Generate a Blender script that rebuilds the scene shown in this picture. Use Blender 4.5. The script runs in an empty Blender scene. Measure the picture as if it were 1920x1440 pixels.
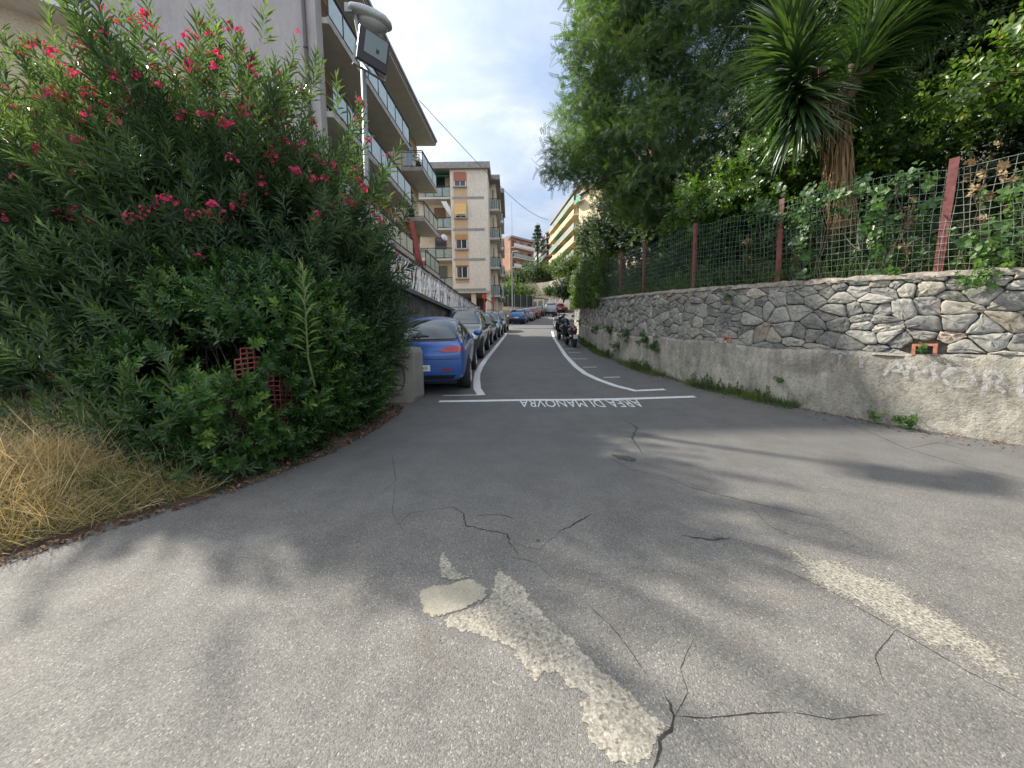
import bpy, bmesh, math, random
import numpy as np
from mathutils import Vector, Matrix
from mathutils.bvhtree import BVHTree
from mathutils.geometry import tessellate_polygon
random.seed(7); rng = np.random.default_rng(11)
R = math.radians
scene = bpy.context.scene
col = scene.collection

# ------------------------------------------------------------------ survey helpers
F, PITCH, ROLL, EYE = 721.0, R(5.15), R(0.8), 1.55
def ray(px, py):
    x = (px-960)/F; y = -(py-720)/F
    c, s = math.cos(ROLL), math.sin(ROLL)
    x, y = x*c+y*s, -x*s+y*c
    return (x, math.cos(PITCH)+math.sin(PITCH)*y, y*math.cos(PITCH)-math.sin(PITCH))
def atd(px, py, d):
    r = ray(px, py); k = d/r[1]; return Vector((r[0]*k, d, r[2]*k+EYE))
def proj(p):
    x, y, z = p[0], p[1], p[2]-EYE
    fy = y*math.cos(PITCH)-z*math.sin(PITCH); u = y*math.sin(PITCH)+z*math.cos(PITCH)
    if fy < .05: return (1e5, 1e5)
    X = x/fy; Y = u/fy; c, s = math.cos(ROLL), math.sin(ROLL)
    return 960+F*(X*c-Y*s), 720-F*(X*s+Y*c)
def zp(y):                                   # height of the climbing street
    z = 0.1*y
    if y > 22: z += 0.0006*(min(y, 64)-22)**2
    if y > 64: z += 0.2*(y-64)
    return z
def g(px, py):
    r = ray(px, py); t = EYE/(0.1*r[1]-r[2]); return Vector((r[0]*t, r[1]*t, 0.1*r[1]*t))

# ------------------------------------------------------------------ object helpers
def tag(o, label=None, cat=None, group=None, kind=None):
    if label: o['label'] = label
    if cat: o['category'] = cat
    if group: o['group'] = group
    if kind: o['kind'] = kind
    return o
def empty(name, loc=(0, 0, 0), rz=0):
    o = bpy.data.objects.new(name, None); col.objects.link(o)
    o.location = loc; o.rotation_euler = (0, 0, rz); o.empty_display_size = .2
    return o
def link(name, me, mat=None, parent=None):
    o = bpy.data.objects.new(name, me); col.objects.link(o)
    if mat: me.materials.append(mat)
    if parent: o.parent = parent
    return o
def copy_tree(o, parent=None):
    c = o.copy(); col.objects.link(c)
    if parent: c.parent = parent
    for ch in list(o.children): copy_tree(ch, c)
    return c
def np_mesh(name, V, Fc, var=None, smooth=False):
    V = np.asarray(V, dtype=np.float32); Fc = np.asarray(Fc, dtype=np.int32)
    me = bpy.data.meshes.new(name); k = Fc.shape[1]
    me.vertices.add(len(V)); me.vertices.foreach_set('co', V.ravel())
    me.loops.add(Fc.size); me.loops.foreach_set('vertex_index', Fc.ravel())
    me.polygons.add(len(Fc)); me.polygons.foreach_set('loop_start', np.arange(0, Fc.size, k, dtype=np.int32))
    me.polygons.foreach_set('loop_total', np.full(len(Fc), k, dtype=np.int32))
    if smooth: me.polygons.foreach_set('use_smooth', np.ones(len(Fc), dtype=bool))
    me.update(calc_edges=True); me.validate()
    if var is not None:
        a = me.attributes.new('var', 'FLOAT', 'POINT'); a.data.foreach_set('value', np.asarray(var, dtype=np.float32))
    return me
class MB:
    def __init__(s): s.v = []; s.f = []; s.var = []
    def add(s, vs, fs, var=0.5):
        n = len(s.v); s.v += [tuple(v) for v in vs]; s.f += [tuple(i+n for i in f) for f in fs]; s.var += [var]*len(vs)
    def box(s, a, b, M=None, var=.5):
        x0, y0, z0 = a; x1, y1, z1 = b
        vs = [(x0,y0,z0),(x1,y0,z0),(x1,y1,z0),(x0,y1,z0),(x0,y0,z1),(x1,y0,z1),(x1,y1,z1),(x0,y1,z1)]
        if M is not None: vs = [M @ Vector(v) for v in vs]
        s.add(vs, [(0,3,2,1),(4,5,6,7),(0,1,5,4),(1,2,6,5),(2,3,7,6),(3,0,4,7)], var)
    def cbox(s, c, d, M=None, var=.5):
        s.box([c[i]-d[i]/2 for i in range(3)], [c[i]+d[i]/2 for i in range(3)], M, var)
    def tube(s, pts, rs, n=8, cap=True, var=.5):
        pts = [Vector(p) for p in pts]
        if not hasattr(rs, '__len__'): rs = [rs]*len(pts)
        vs = []; fs = []; up = None
        for i, p in enumerate(pts):
            t = (pts[min(i+1, len(pts)-1)]-pts[max(i-1, 0)]).normalized()
            if up is None: up = Vector((0,0,1)) if abs(t.z) < .9 else Vector((1,0,0))
            a = t.cross(up).normalized(); b = t.cross(a).normalized(); up = -b
            for k in range(n):
                w = 2*math.pi*k/n; vs.append(p+(a*math.cos(w)+b*math.sin(w))*rs[i])
        for i in range(len(pts)-1):
            for k in range(n):
                fs.append((i*n+k, i*n+(k+1)%n, (i+1)*n+(k+1)%n, (i+1)*n+k))
        if cap: fs += [tuple(range(n))[::-1], tuple(range((len(pts)-1)*n, len(pts)*n))]
        s.add(vs, fs, var)
    def bar(s, p, q, w, h, var=.5):              # rectangular bar p->q
        p, q = Vector(p), Vector(q); t = (q-p).normalized()
        up = Vector((0,0,1)) if abs(t.z) < .95 else Vector((0,1,0))
        a = t.cross(up).normalized()*w/2; b = a.cross(t).normalized()*h/2
        vs = [p-a-b, p+a-b, p+a+b, p-a+b, q-a-b, q+a-b, q+a+b, q-a+b]
        s.add(vs, [(0,3,2,1),(4,5,6,7),(0,1,5,4),(1,2,6,5),(2,3,7,6),(3,0,4,7)], var)
    def lathe(s, prof, n=20, M=None, var=.5):    # prof: (r, z)
        vs = []; fs = []
        for r, z in prof:
            for k in range(n):
                w = 2*math.pi*k/n; v = Vector((r*math.cos(w), r*math.sin(w), z)); vs.append(M @ v if M is not None else v)
        for i in range(len(prof)-1):
            for k in range(n): fs.append((i*n+k, i*n+(k+1)%n, (i+1)*n+(k+1)%n, (i+1)*n+k))
        fs += [tuple(range(n))[::-1], tuple(range((len(prof)-1)*n, len(prof)*n))]
        s.add(vs, fs, var)
    def prism(s, outline, z0, z1, M=None, var=.5):
        n = len(outline); vs = [Vector((x, y, z0)) for x, y in outline]+[Vector((x, y, z1)) for x, y in outline]
        if M is not None: vs = [M @ v for v in vs]
        s.add(vs, [tuple(range(n))[::-1], tuple(range(n, 2*n))]+[(i, (i+1)%n, n+(i+1)%n, n+i) for i in range(n)], var)
    def build(s, name, mat, parent=None, smooth=False, bevel=0, angle=40, sub=0, var=False):
        me = bpy.data.meshes.new(name); me.from_pydata([tuple(v) for v in s.v], [], s.f)
        me.update()
        bm = bmesh.new(); bm.from_mesh(me); bmesh.ops.recalc_face_normals(bm, faces=bm.faces); bm.to_mesh(me); bm.free()
        if var:
            a = me.attributes.new('var', 'FLOAT', 'POINT'); a.data.foreach_set('value', s.var)
        if smooth:
            for p in me.polygons: p.use_smooth = True
        o = link(name, me, mat, parent)
        if bevel:
            m = o.modifiers.new('b', 'BEVEL'); m.width = bevel; m.segments = 2; m.limit_method = 'ANGLE'; m.angle_limit = R(angle)
        if sub:
            m = o.modifiers.new('s', 'SUBSURF'); m.levels = sub; m.render_levels = sub
        return o

# ------------------------------------------------------------------ materials
def newmat(name):
    m = bpy.data.materials.new(name); m.use_nodes = True; nt = m.node_tree
    for n in list(nt.nodes):
        if n.type != 'OUTPUT_MATERIAL' and n.type != 'BSDF_PRINCIPLED': nt.nodes.remove(n)
    return m, nt, nt.nodes['Principled BSDF']
def N(nt, t, **kw):
    n = nt.nodes.new(t)
    for k, v in kw.items():
        if k in n.inputs: n.inputs[k].default_value = v
        else: setattr(n, k, v)
    return n
def ramp(nt, fac, stops):
    r = nt.nodes.new('ShaderNodeValToRGB'); e = r.color_ramp.elements
    while len(e) > 1: e.remove(e[-1])
    for i, (p, c) in enumerate(stops):
        x = e[0] if i == 0 else e.new(p)
        x.position = p; x.color = (*c, 1) if len(c) == 3 else c
    nt.links.new(fac, r.inputs[0]); return r.outputs[0]
def mix(nt, fac, a, b, mode='MIX'):
    m = nt.nodes.new('ShaderNodeMix'); m.data_type = 'RGBA'; m.blend_type = mode
    for s, v in ((0, fac), (6, a), (7, b)):
        if hasattr(v, 'links'): nt.links.new(v, m.inputs[s])
        elif isinstance(v, (int, float)): m.inputs[s].default_value = v
        else: m.inputs[s].default_value = (*v, 1)
    return m.outputs[2]
def math_(nt, op, a, b=0.0, clamp=False):
    m = nt.nodes.new('ShaderNodeMath'); m.operation = op; m.use_clamp = clamp
    for i, v in enumerate((a, b)):
        if hasattr(v, 'links'): nt.links.new(v, m.inputs[i])
        else: m.inputs[i].default_value = v
    return m.outputs[0]
def noise(nt, scale, detail=4, rough=.6, vec=None, dist=0):
    n = N(nt, 'ShaderNodeTexNoise', Scale=scale, Detail=detail, Roughness=rough, Distortion=dist)
    if vec is not None: nt.links.new(vec, n.inputs['Vector'])
    return n.outputs['Fac']
def objco(nt, sc=None):
    o = nt.nodes.new('ShaderNodeTexCoord').outputs['Object']
    if sc:
        m = N(nt, 'ShaderNodeMapping'); m.inputs['Scale'].default_value = sc; nt.links.new(o, m.inputs[0]); return m.outputs[0]
    return o
def bump(nt, b, h, strength=.4, dist=.01):
    n = N(nt, 'ShaderNodeBump', Strength=strength, Distance=dist); nt.links.new(h, n.inputs['Height']); nt.links.new(n.outputs[0], b.inputs['Normal'])
def simple(name, c, rough=.6, metal=0, var=.12, scale=6, bmp=0, bs=60, spec=None, coat=0):
    m, nt, b = newmat(name); co = objco(nt)
    n = noise(nt, scale, 5, .65, co)
    d = tuple(max(0, x*(1-var*2)) for x in c); l = tuple(min(1, x*(1+var*2)) for x in c)
    nt.links.new(ramp(nt, n, [(.3, d), (.7, l)]), b.inputs['Base Color'])
    b.inputs['Roughness'].default_value = rough; b.inputs['Metallic'].default_value = metal
    if coat: b.inputs['Coat Weight'].default_value = coat; b.inputs['Coat Roughness'].default_value = .05
    if spec is not None: b.inputs['Specular IOR Level'].default_value = spec
    if bmp: bump(nt, b, noise(nt, bs, 4, .7, co), bmp, .01)
    return m
def leafmat(name, stops, rough=.45, trans=.35, tcol=(1.5, 1.7, .6), spec=.4):
    m, nt, b = newmat(name)
    at = N(nt, 'ShaderNodeAttribute'); at.attribute_name = 'var'
    c = ramp(nt, at.outputs['Fac'], stops)
    nt.links.new(c, b.inputs['Base Color']); b.inputs['Roughness'].default_value = rough
    b.inputs['Specular IOR Level'].default_value = spec
    t = nt.nodes.new('ShaderNodeBsdfTranslucent')
    nt.links.new(mix(nt, 1.0, c, tcol, 'MULTIPLY'), t.inputs[0])
    ms = nt.nodes.new('ShaderNodeMixShader'); ms.inputs[0].default_value = trans
    nt.links.new(b.outputs[0], ms.inputs[1]); nt.links.new(t.outputs[0], ms.inputs[2])
    nt.links.new(ms.outputs[0], nt.nodes['Material Output'].inputs[0])
    return m
def glassmat(name, c=(.03, .04, .05), rough=.06):
    m, nt, b = newmat(name); b.inputs['Base Color'].default_value = (*c, 1); b.inputs['Roughness'].default_value = rough
    b.inputs['Specular IOR Level'].default_value = .8
    return m

def asphalt_mat():
    m, nt, b = newmat('asphalt'); co = objco(nt)
    big = noise(nt, .45, 5, .6, co, .6)
    mid = noise(nt, 3.0, 6, .65, co)
    fine = noise(nt, 150, 3, .8, co)
    v = N(nt, 'ShaderNodeTexVoronoi', Scale=150); nt.links.new(co, v.inputs['Vector'])
    v2 = N(nt, 'ShaderNodeTexVoronoi', Scale=320); nt.links.new(co, v2.inputs['Vector'])
    # near the camera the binder is worn and pale aggregate shows; up the street the surface is newer
    sx = N(nt, 'ShaderNodeSeparateXYZ'); nt.links.new(co, sx.inputs[0])
    yy = math_(nt, 'ADD', sx.outputs[1], math_(nt, 'MULTIPLY', mid, .9))
    yy = math_(nt, 'ADD', yy, math_(nt, 'MULTIPLY', big, 1.6))
    worn = nt.nodes.new('ShaderNodeMapRange'); worn.interpolation_type = 'SMOOTHSTEP'
    nt.links.new(yy, worn.inputs[0]); worn.inputs[1].default_value = 3.3; worn.inputs[2].default_value = 5.6; worn.inputs[3].default_value = 1; worn.inputs[4].default_value = 0
    w = worn.outputs[0]
    base = mix(nt, w, ramp(nt, mid, [(.3, (.100, .098, .096)), (.7, (.132, .128, .124))]), ramp(nt, mid, [(.28, (.115, .110, .103)), (.72, (.185, .176, .162))]))
    patchy = ramp(nt, big, [(.33, (.9, .9, .91)), (.5, (1, 1, 1)), (.68, (1.08, 1.07, 1.05))])
    base = mix(nt, 1.0, base, patchy, 'MULTIPLY')
    speck = ramp(nt, v.outputs['Color'], [(.0, (.5, .5, .5)), (.45, (.95, .95, .95)), (.8, (1.25, 1.24, 1.2)), (1, (2.6, 2.5, 2.35))])
    base2 = mix(nt, math_(nt, 'ADD', math_(nt, 'MULTIPLY', w, .6), .22), base, mix(nt, 1.0, base, speck, 'MULTIPLY'))
    base3 = mix(nt, .7, base2, mix(nt, 1.0, base2, ramp(nt, fine, [(.32, (.55, .55, .55)), (.5, (1, 1, 1)), (.7, (1.45, 1.45, 1.42))]), 'MULTIPLY'))
    # brownish dust and oil stains
    st = noise(nt, 1.7, 4, .7, co, 1.2)
    base4 = mix(nt, ramp(nt, st, [(.58, (0, 0, 0)), (.72, (.4, .4, .4))]), base3, mix(nt, 1.0, base3, (1.1, .96, .86), 'MULTIPLY'))
    pit = ramp(nt, noise(nt, 22, 5, .8, co), [(.27, (.35, .35, .35)), (.36, (1, 1, 1))])
    base5 = mix(nt, .8, base4, mix(nt, 1.0, base4, pit, 'MULTIPLY'))
    nt.links.new(base5, b.inputs['Base Color']); b.inputs['Roughness'].default_value = .78; b.inputs['Specular IOR Level'].default_value = .35
    h = math_(nt, 'ADD', math_(nt, 'MULTIPLY', v.outputs['Distance'], -1.2), math_(nt, 'ADD', math_(nt, 'MULTIPLY', fine, .7), math_(nt, 'MULTIPLY', v2.outputs['Distance'], -.5)))
    bump(nt, b, h, .5, .005)
    return m
def ragged(nt, w=.03, sc=38):
    b = nt.nodes['Principled BSDF']; at = N(nt, 'ShaderNodeAttribute'); at.attribute_name = 'edge'; co = objco(nt)
    f = noise(nt, sc, 5, .75, co); f2 = noise(nt, 9, 3, .6, co)
    q = math_(nt, 'ADD', math_(nt, 'MULTIPLY', at.outputs['Fac'], 1/w), math_(nt, 'ADD', math_(nt, 'MULTIPLY', math_(nt, 'SUBTRACT', f, .5), 1.9), math_(nt, 'MULTIPLY', math_(nt, 'SUBTRACT', f2, .5), .9)))
    t = nt.nodes.new('ShaderNodeBsdfTransparent'); ms = nt.nodes.new('ShaderNodeMixShader'); nt.links.new(ramp(nt, q, [(.2, (0, 0, 0)), (.34, (1, 1, 1))]), ms.inputs[0])
    nt.links.new(t.outputs[0], ms.inputs[1]); nt.links.new(b.outputs[0], ms.inputs[2]); nt.links.new(ms.outputs[0], nt.nodes['Material Output'].inputs[0])
def patch_mat():
    m, nt, b = newmat('old_concrete'); co = objco(nt)
    v = N(nt, 'ShaderNodeTexVoronoi', Scale=95); nt.links.new(co, v.inputs['Vector'])
    f = noise(nt, 60, 5, .8, co); gg = noise(nt, 6, 4, .6, co)
    c = ramp(nt, v.outputs['Color'], [(0, (.14, .12, .10)), (.22, (.30, .272, .225)), (.6, (.40, .368, .305)), (1, (.56, .52, .44))])
    c = mix(nt, .8, c, ramp(nt, f, [(.33, (.16, .14, .12)), (.47, (.85, .85, .85)), (.7, (1.2, 1.2, 1.2))]), 'MULTIPLY')
    c = mix(nt, .6, c, ramp(nt, gg, [(.3, (.75, .74, .72)), (.7, (1.1, 1.1, 1.1))]), 'MULTIPLY')
    nt.links.new(c, b.inputs['Base Color']); b.inputs['Roughness'].default_value = .95
    bump(nt, b, f, .8, .012); ragged(nt); return m
def smooth_patch_mat():
    m, nt, b = newmat('smooth_concrete'); co = objco(nt)
    f = noise(nt, 110, 4, .8, co); gg = noise(nt, 9, 4, .6, co)
    c = ramp(nt, gg, [(.3, (.30, .27, .205)), (.7, (.39, .355, .275))])
    c = mix(nt, .8, c, ramp(nt, f, [(.34, (.3, .28, .25)), (.45, (.9, .9, .9)), (.7, (1.15, 1.15, 1.15))]), 'MULTIPLY')
    nt.links.new(c, b.inputs['Base Color']); b.inputs['Roughness'].default_value = .9
    bump(nt, b, f, .4, .005); ragged(nt, .03, 60); return m
def paint_mat():
    m, nt, b = newmat('road_paint'); co = objco(nt)
    f = noise(nt, 30, 6, .8, co)
    nt.links.new(ramp(nt, f, [(.34, (.2, .2, .2)), (.43, (.52, .52, .51)), (.6, (.70, .70, .69))]), b.inputs['Base Color']); b.inputs['Roughness'].default_value = .7
    return m
def stone_mat():
    m, nt, b = newmat('field_stone'); co = objco(nt)
    at = N(nt, 'ShaderNodeAttribute'); at.attribute_name = 'var'
    c = ramp(nt, at.outputs['Fac'], [(0, (.13, .135, .13)), (.25, (.19, .19, .18)), (.45, (.24, .24, .225)), (.6, (.30, .298, .275)), (.7, (.24, .205, .155)), (.84, (.33, .31, .26)), (.95, (.42, .405, .36)), (1, (.36, .23, .14))])
    f = noise(nt, 28, 7, .75, co, .4); gq = noise(nt, 5, 4, .6, co)
    c = mix(nt, .85, c, ramp(nt, f, [(.32, (.42, .41, .40)), (.5, (1.0, .98, .95)), (.66, (1.75, 1.7, 1.55))]), 'MULTIPLY')
    c = mix(nt, ramp(nt, gq, [(.42, (0, 0, 0)), (.7, (.65, .65, .65))]), c, (.40, .375, .31))
    nt.links.new(c, b.inputs['Base Color']); b.inputs['Roughness'].default_value = .92
    bump(nt, b, f, .6, .01); return m
def render_mat(name='rough_render', dark=(.21, .20, .175), light=(.40, .38, .33), sc=34, streak=.35):
    m, nt, b = newmat(name); co = objco(nt)
    f = noise(nt, sc, 6, .75, co); gg = noise(nt, 1.1, 6, .7, co, .5); sp = noise(nt, 7, 4, .6, objco(nt, (1, 1, .25)))
    c = ramp(nt, gg, [(.32, dark), (.62, light)])
    c = mix(nt, streak, c, ramp(nt, sp, [(.3, (.6, .58, .55)), (.6, (1.06, 1.05, 1.04))]), 'MULTIPLY')
    c = mix(nt, .8, c, ramp(nt, f, [(.3, (.45, .44, .42)), (.48, (1, 1, 1)), (.7, (1.2, 1.2, 1.18))]), 'MULTIPLY')
    nt.links.new(c, b.inputs['Base Color']); b.inputs['Roughness'].default_value = .95
    bump(nt, b, f, 1.0, .035); return m
def chalk_mat():
    m, nt, b = newmat('faded_white_paint'); co = objco(nt)
    f = noise(nt, 26, 6, .8, co)
    nt.links.new(ramp(nt, f, [(.4, (.36, .35, .32)), (.58, (.62, .62, .62))]), b.inputs['Base Color']); b.inputs['Roughness'].default_value = .95
    nt.links.new(mix_alpha(nt, f), nt.nodes['Material Output'].inputs[0]); bump(nt, b, f, .8, .03); return m
def mix_alpha(nt, f):
    t = nt.nodes.new('ShaderNodeBsdfTransparent'); ms = nt.nodes.new('ShaderNodeMixShader')
    nt.links.new(ramp(nt, f, [(.34, (0, 0, 0)), (.54, (.62, .62, .62))]), ms.inputs[0])
    nt.links.new(t.outputs[0], ms.inputs[1]); nt.links.new(nt.nodes['Principled BSDF'].outputs[0], ms.inputs[2]); return ms.outputs[0]

M = {}
M['asphalt'] = asphalt_mat(); M['patch'] = patch_mat(); M['smoothpatch'] = smooth_patch_mat(); M['paint'] = paint_mat()
M['gravel'] = simple('rubbly_asphalt', (.235, .218, .18), .95, var=.42, scale=75, bmp=.7, bs=90); ragged(M['gravel'].node_tree, .16, 60)
M['stone'] = stone_mat(); M['render'] = render_mat('rough_render', (.20, .19, .165), (.52, .485, .405), 24, .8); M['chalk'] = chalk_mat()
M['mortar'] = simple('mortar', (.11, .10, .085), .95, var=.3, scale=20, bmp=.6)
M['crack'] = simple('crack_dirt', (.026, .024, .021), .95, var=.3, scale=40)
M['oil'] = simple('oil_stain', (.05, .048, .046), .6, var=.2, scale=30); ragged(M['oil'].node_tree, .06, 25)
M['coping'] = simple('coping_cement', (.25, .22, .18), .95, var=.3, scale=14, bmp=.8)
M['brick'] = simple('brick', (.42, .17, .10), .9, var=.2, scale=20, bmp=.4)
M['soil'] = simple('soil', (.10, .075, .05), .95, var=.35, scale=5, bmp=.9, bs=20)
M['hillsoil'] = simple('hill_soil', (.045, .045, .025), .95, var=.35, scale=3, bmp=.9, bs=20)
M['redpost'] = simple('red_oxide_paint', (.17, .05, .042), .65, var=.22, scale=14)
M['wire'] = simple('green_wire', (.10, .16, .12), .5, var=.2, scale=3)
M['wirepale'] = simple('pale_wire', (.34, .34, .29), .5, var=.2, scale=9)
M['galv'] = simple('galvanised_steel', (.26, .28, .29), .55, .4, var=.12, scale=12)
M['lampgrey'] = simple('lamp_grey', (.36, .38, .38), .45, var=.1, scale=8)
M['blackmetal'] = simple('black_metal', (.015, .015, .018), .35, var=.2)
M['lampglass'] = glassmat('lamp_glass', (.12, .16, .15), .15)
M['diffuser'] = simple('frosted_cover', (.28, .29, .28), .3, var=.05)
M['concrete'] = render_mat('cast_concrete', (.29, .28, .245), (.40, .385, .34), 60)
M['bark'] = simple('bark', (.085, .062, .042), .95, var=.35, scale=14, bmp=.9, bs=30)
M['twig'] = simple('twig', (.10, .075, .05), .9, var=.3, scale=20)
M['greenstem'] = simple('green_stem', (.10, .13, .05), .8, var=.2, scale=20)
M['net'] = simple('red_plastic_net', (.55, .15, .13), .55, var=.15, scale=10)
M['oleander'] = leafmat('oleander_leaf', [(0, (.028, .058, .032)), (.45, (.075, .125, .068)), (.8, (.14, .20, .095)), (1, (.23, .30, .11))], .33, .32)
M['pitto'] = leafmat('glossy_leaf', [(0, (.018, .048, .018)), (.5, (.042, .098, .026)), (.85, (.085, .17, .04)), (1, (.17, .26, .06))], .3, .28)
M['locust'] = leafmat('locust_leaf', [(0, (.045, .08, .035)), (.5, (.085, .14, .05)), (.85, (.14, .20, .065)), (1, (.23, .26, .08))], .5, .45)
M['dark'] = leafmat('dark_leaf', [(0, (.012, .026, .011)), (.5, (.032, .062, .022)), (1, (.08, .125, .04))], .5, .3)
M['broad'] = leafmat('broad_leaf', [(0, (.04, .08, .022)), (.5, (.085, .15, .035)), (.9, (.16, .23, .05)), (1, (.30, .24, .05))], .35, .4)
M['vine'] = leafmat('vine_leaf', [(0, (.025, .06, .02)), (.6, (.06, .125, .038)), (1, (.13, .22, .065))], .45, .35)
M['limevine'] = leafmat('lime_vine_leaf', [(0, (.035, .065, .018)), (.6, (.075, .13, .03)), (1, (.15, .21, .05))], .45, .4)
M['yucca'] = leafmat('yucca_blade', [(0, (.02, .045, .02)), (.5, (.05, .095, .034)), (1, (.13, .19, .065))], .28, .2)
M['dead'] = leafmat('dead_blade', [(0, (.11, .07, .035)), (.5, (.24, .16, .08)), (1, (.42, .32, .18))], .8, .15, (1.2, 1, .7), .2)
M['straw'] = leafmat('straw', [(0, (.10, .15, .05)), (.22, (.25, .27, .10)), (.4, (.40, .33, .16)), (.8, (.62, .51, .29)), (1, (.76, .68, .46))], .6, .3, (1.2, 1, .7), .3)
M['grass'] = leafmat('weed_blade', [(0, (.04, .07, .02)), (.5, (.075, .12, .03)), (1, (.18, .20, .07))], .6, .35)
M['litter'] = leafmat('dry_leaf', [(0, (.05, .03, .02)), (.5, (.15, .075, .045)), (1, (.3, .2, .12))], .8, .1, (1, .8, .6), .2)
M['flower'] = leafmat('pink_petal', [(0, (.36, .02, .07)), (.5, (.60, .045, .15)), (1, (.78, .17, .30))], .6, .4, (1.3, .8, .9), .2)

# ------------------------------------------------------------------ vegetation tools
def leaf(L, w, fold=.25, droop=.15, seg=1):
    if seg == 1:
        V = np.array([(0,0,0), (-w/2, L*.5, fold*w), (0, L, -droop*L), (w/2, L*.5, fold*w)]); Fc = [(0,3,2),(0,2,1)]
        return V, np.array(Fc)
    V = []; Fc = []
    for i in range(seg+1):
        t = i/seg; ww = w*(.7+.3*math.sin(math.pi*min(t*1.3, 1)))*(1-t**3*.97)/2
        z = -droop*L*t*t
        V += [(-ww, L*t, z+fold*ww*2), (0, L*t, z), (ww, L*t, z+fold*ww*2)]
        if i:
            a = (i-1)*3; b = i*3
            for k in (0, 1): Fc += [(a+k, a+k+1, b+k+1), (a+k, b+k+1, b+k)]
    return np.array(V), np.array(Fc)
def oval(L, w, droop=.15):
    V = np.array([(0,0,0), (-w*.42, L*.3, .02*L), (-w*.45, L*.68, 0), (0, L, -droop*L), (w*.45, L*.68, 0), (w*.42, L*.3, .02*L), (0, L*.5, -.05*L)])
    return V, np.array([(0,6,1),(1,6,2),(2,6,3),(3,6,4),(4,6,5),(5,6,0)])
def frames(D, spin=None):                       # rotation matrices whose +Z column is D
    D = D/np.linalg.norm(D, axis=1, keepdims=True)
    ref = np.where(np.abs(D[:, 2:3]) < .95, np.array([[0, 0, 1.]]), np.array([[1., 0, 0]]))
    X = np.cross(ref, D); X /= np.linalg.norm(X, axis=1, keepdims=True); Y = np.cross(D, X)
    a = rng.uniform(0, 2*np.pi, len(D)) if spin is None else spin
    c, s = np.cos(a)[:, None], np.sin(a)[:, None]
    return np.stack([X*c+Y*s, -X*s+Y*c, D], axis=2)
def instance(T, Rm, P, S, var):
    V, Fc, tv = T; n = len(V); K = len(P)
    W = np.einsum('kij,nj->kni', Rm, V)*np.asarray(S).reshape(-1, 1, 1)+P[:, None, :]
    FF = Fc[None]+np.arange(K)[:, None, None]*n
    vv = np.clip(np.asarray(var).reshape(-1, 1)+tv[None], 0, 1)
    return W.reshape(-1, 3), FF.reshape(-1, Fc.shape[1]), vv.reshape(-1)
def merge(parts):
    Vs, Fs, vs, n = [], [], [], 0
    for V, Fc, v in parts:
        Vs.append(V); Fs.append(Fc+n); vs.append(v); n += len(V)
    return np.concatenate(Vs), np.concatenate(Fs), np.concatenate(vs)
def shoot(n, length, L, w, spread=(.5, 1.15), lf=None, base=.0):   # leafy shoot along +Z with n leaves
    lv, lfc = lf or leaf(L, w); parts = []
    for i in range(n):
        t = base+(1-base)*i/max(1, n-1); ang = i*2.39996+rng.uniform(-.3, .3)
        tilt = spread[1]+(spread[0]-spread[1])*t+rng.uniform(-.15, .15)   # angle away from axis
        s = rng.uniform(.75, 1.1)*(1-.25*t)
        d = Vector((math.sin(tilt)*math.cos(ang), math.sin(tilt)*math.sin(ang), math.cos(tilt)))
        up = Vector((0, 0, 1)); x = d.cross(up).normalized(); z = x.cross(d)
        Rm = np.array([x, d, z]).T
        parts.append((lv@Rm.T*s+np.array([0, 0, t*length]), lfc, np.full(len(lv), rng.uniform(-.16, .16)+.1*t)))
    return merge(parts)
def blob_pts(blobs, n, shell=.35, zmin=None, front=None):
    P = []; Nn = []
    w = np.array([b[1][0]*b[1][1]+b[1][1]*b[1][2]+b[1][0]*b[1][2] for b in blobs]); w = w/w.sum()
    for (c, r), k in zip(blobs, w):
        m = int(n*k); d = rng.normal(size=(m, 3)); d /= np.linalg.norm(d, axis=1, keepdims=True)
        rad = 1-shell*rng.random(m)**1.5
        lump = 1+.10*np.sin(d[:, 0]*7+c[0]*3)*np.sin(d[:, 2]*8+c[1])+.08*np.sin(d[:, 1]*13+d[:, 2]*9)
        P.append(np.array(c)+d*np.array(r)*(rad*lump)[:, None]); nn = d/np.array(r); Nn.append(nn/np.linalg.norm(nn, axis=1, keepdims=True))
    P = np.concatenate(P); Nn = np.concatenate(Nn)
    # drop points well inside another blob
    keep = np.ones(len(P), bool)
    for c, r in blobs: keep &= (((P-np.array(c))/np.array(r))**2).sum(1) > (1-shell)**2*.8
    if zmin is not None: keep &= P[:, 2] > zmin(P) if callable(zmin) else P[:, 2] > zmin
    return P[keep], Nn[keep]
def clumpvar(P, sc=1.4, amp=.28):
    return amp*(np.sin(P[:, 0]*sc*2.1+P[:, 2]*1.3)*np.sin(P[:, 1]*sc*1.7+1)+.7*np.sin(P[:, 2]*sc*3.1+P[:, 0]*sc)*.6)
def foliage(name, T, P, D, S, var, mat, parent=None):
    Ts = T if isinstance(T, list) else [T]; parts = []
    idx = rng.integers(0, len(Ts), len(P))
    for i, t in enumerate(Ts):
        k = idx == i
        if k.sum(): parts.append(instance(t, frames(D[k]), P[k], S[k], var[k]))
    V, Fc, v = merge(parts)
    return link(name, np_mesh(name, V, Fc, v), mat, parent)
def updir(Nn, up=.6, jit=.35):
    D = Nn+np.array([0, 0, up])+rng.normal(size=Nn.shape)*jit
    return D/np.linalg.norm(D, axis=1, keepdims=True)
def local(P, o): return P-np.array(o)
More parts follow.
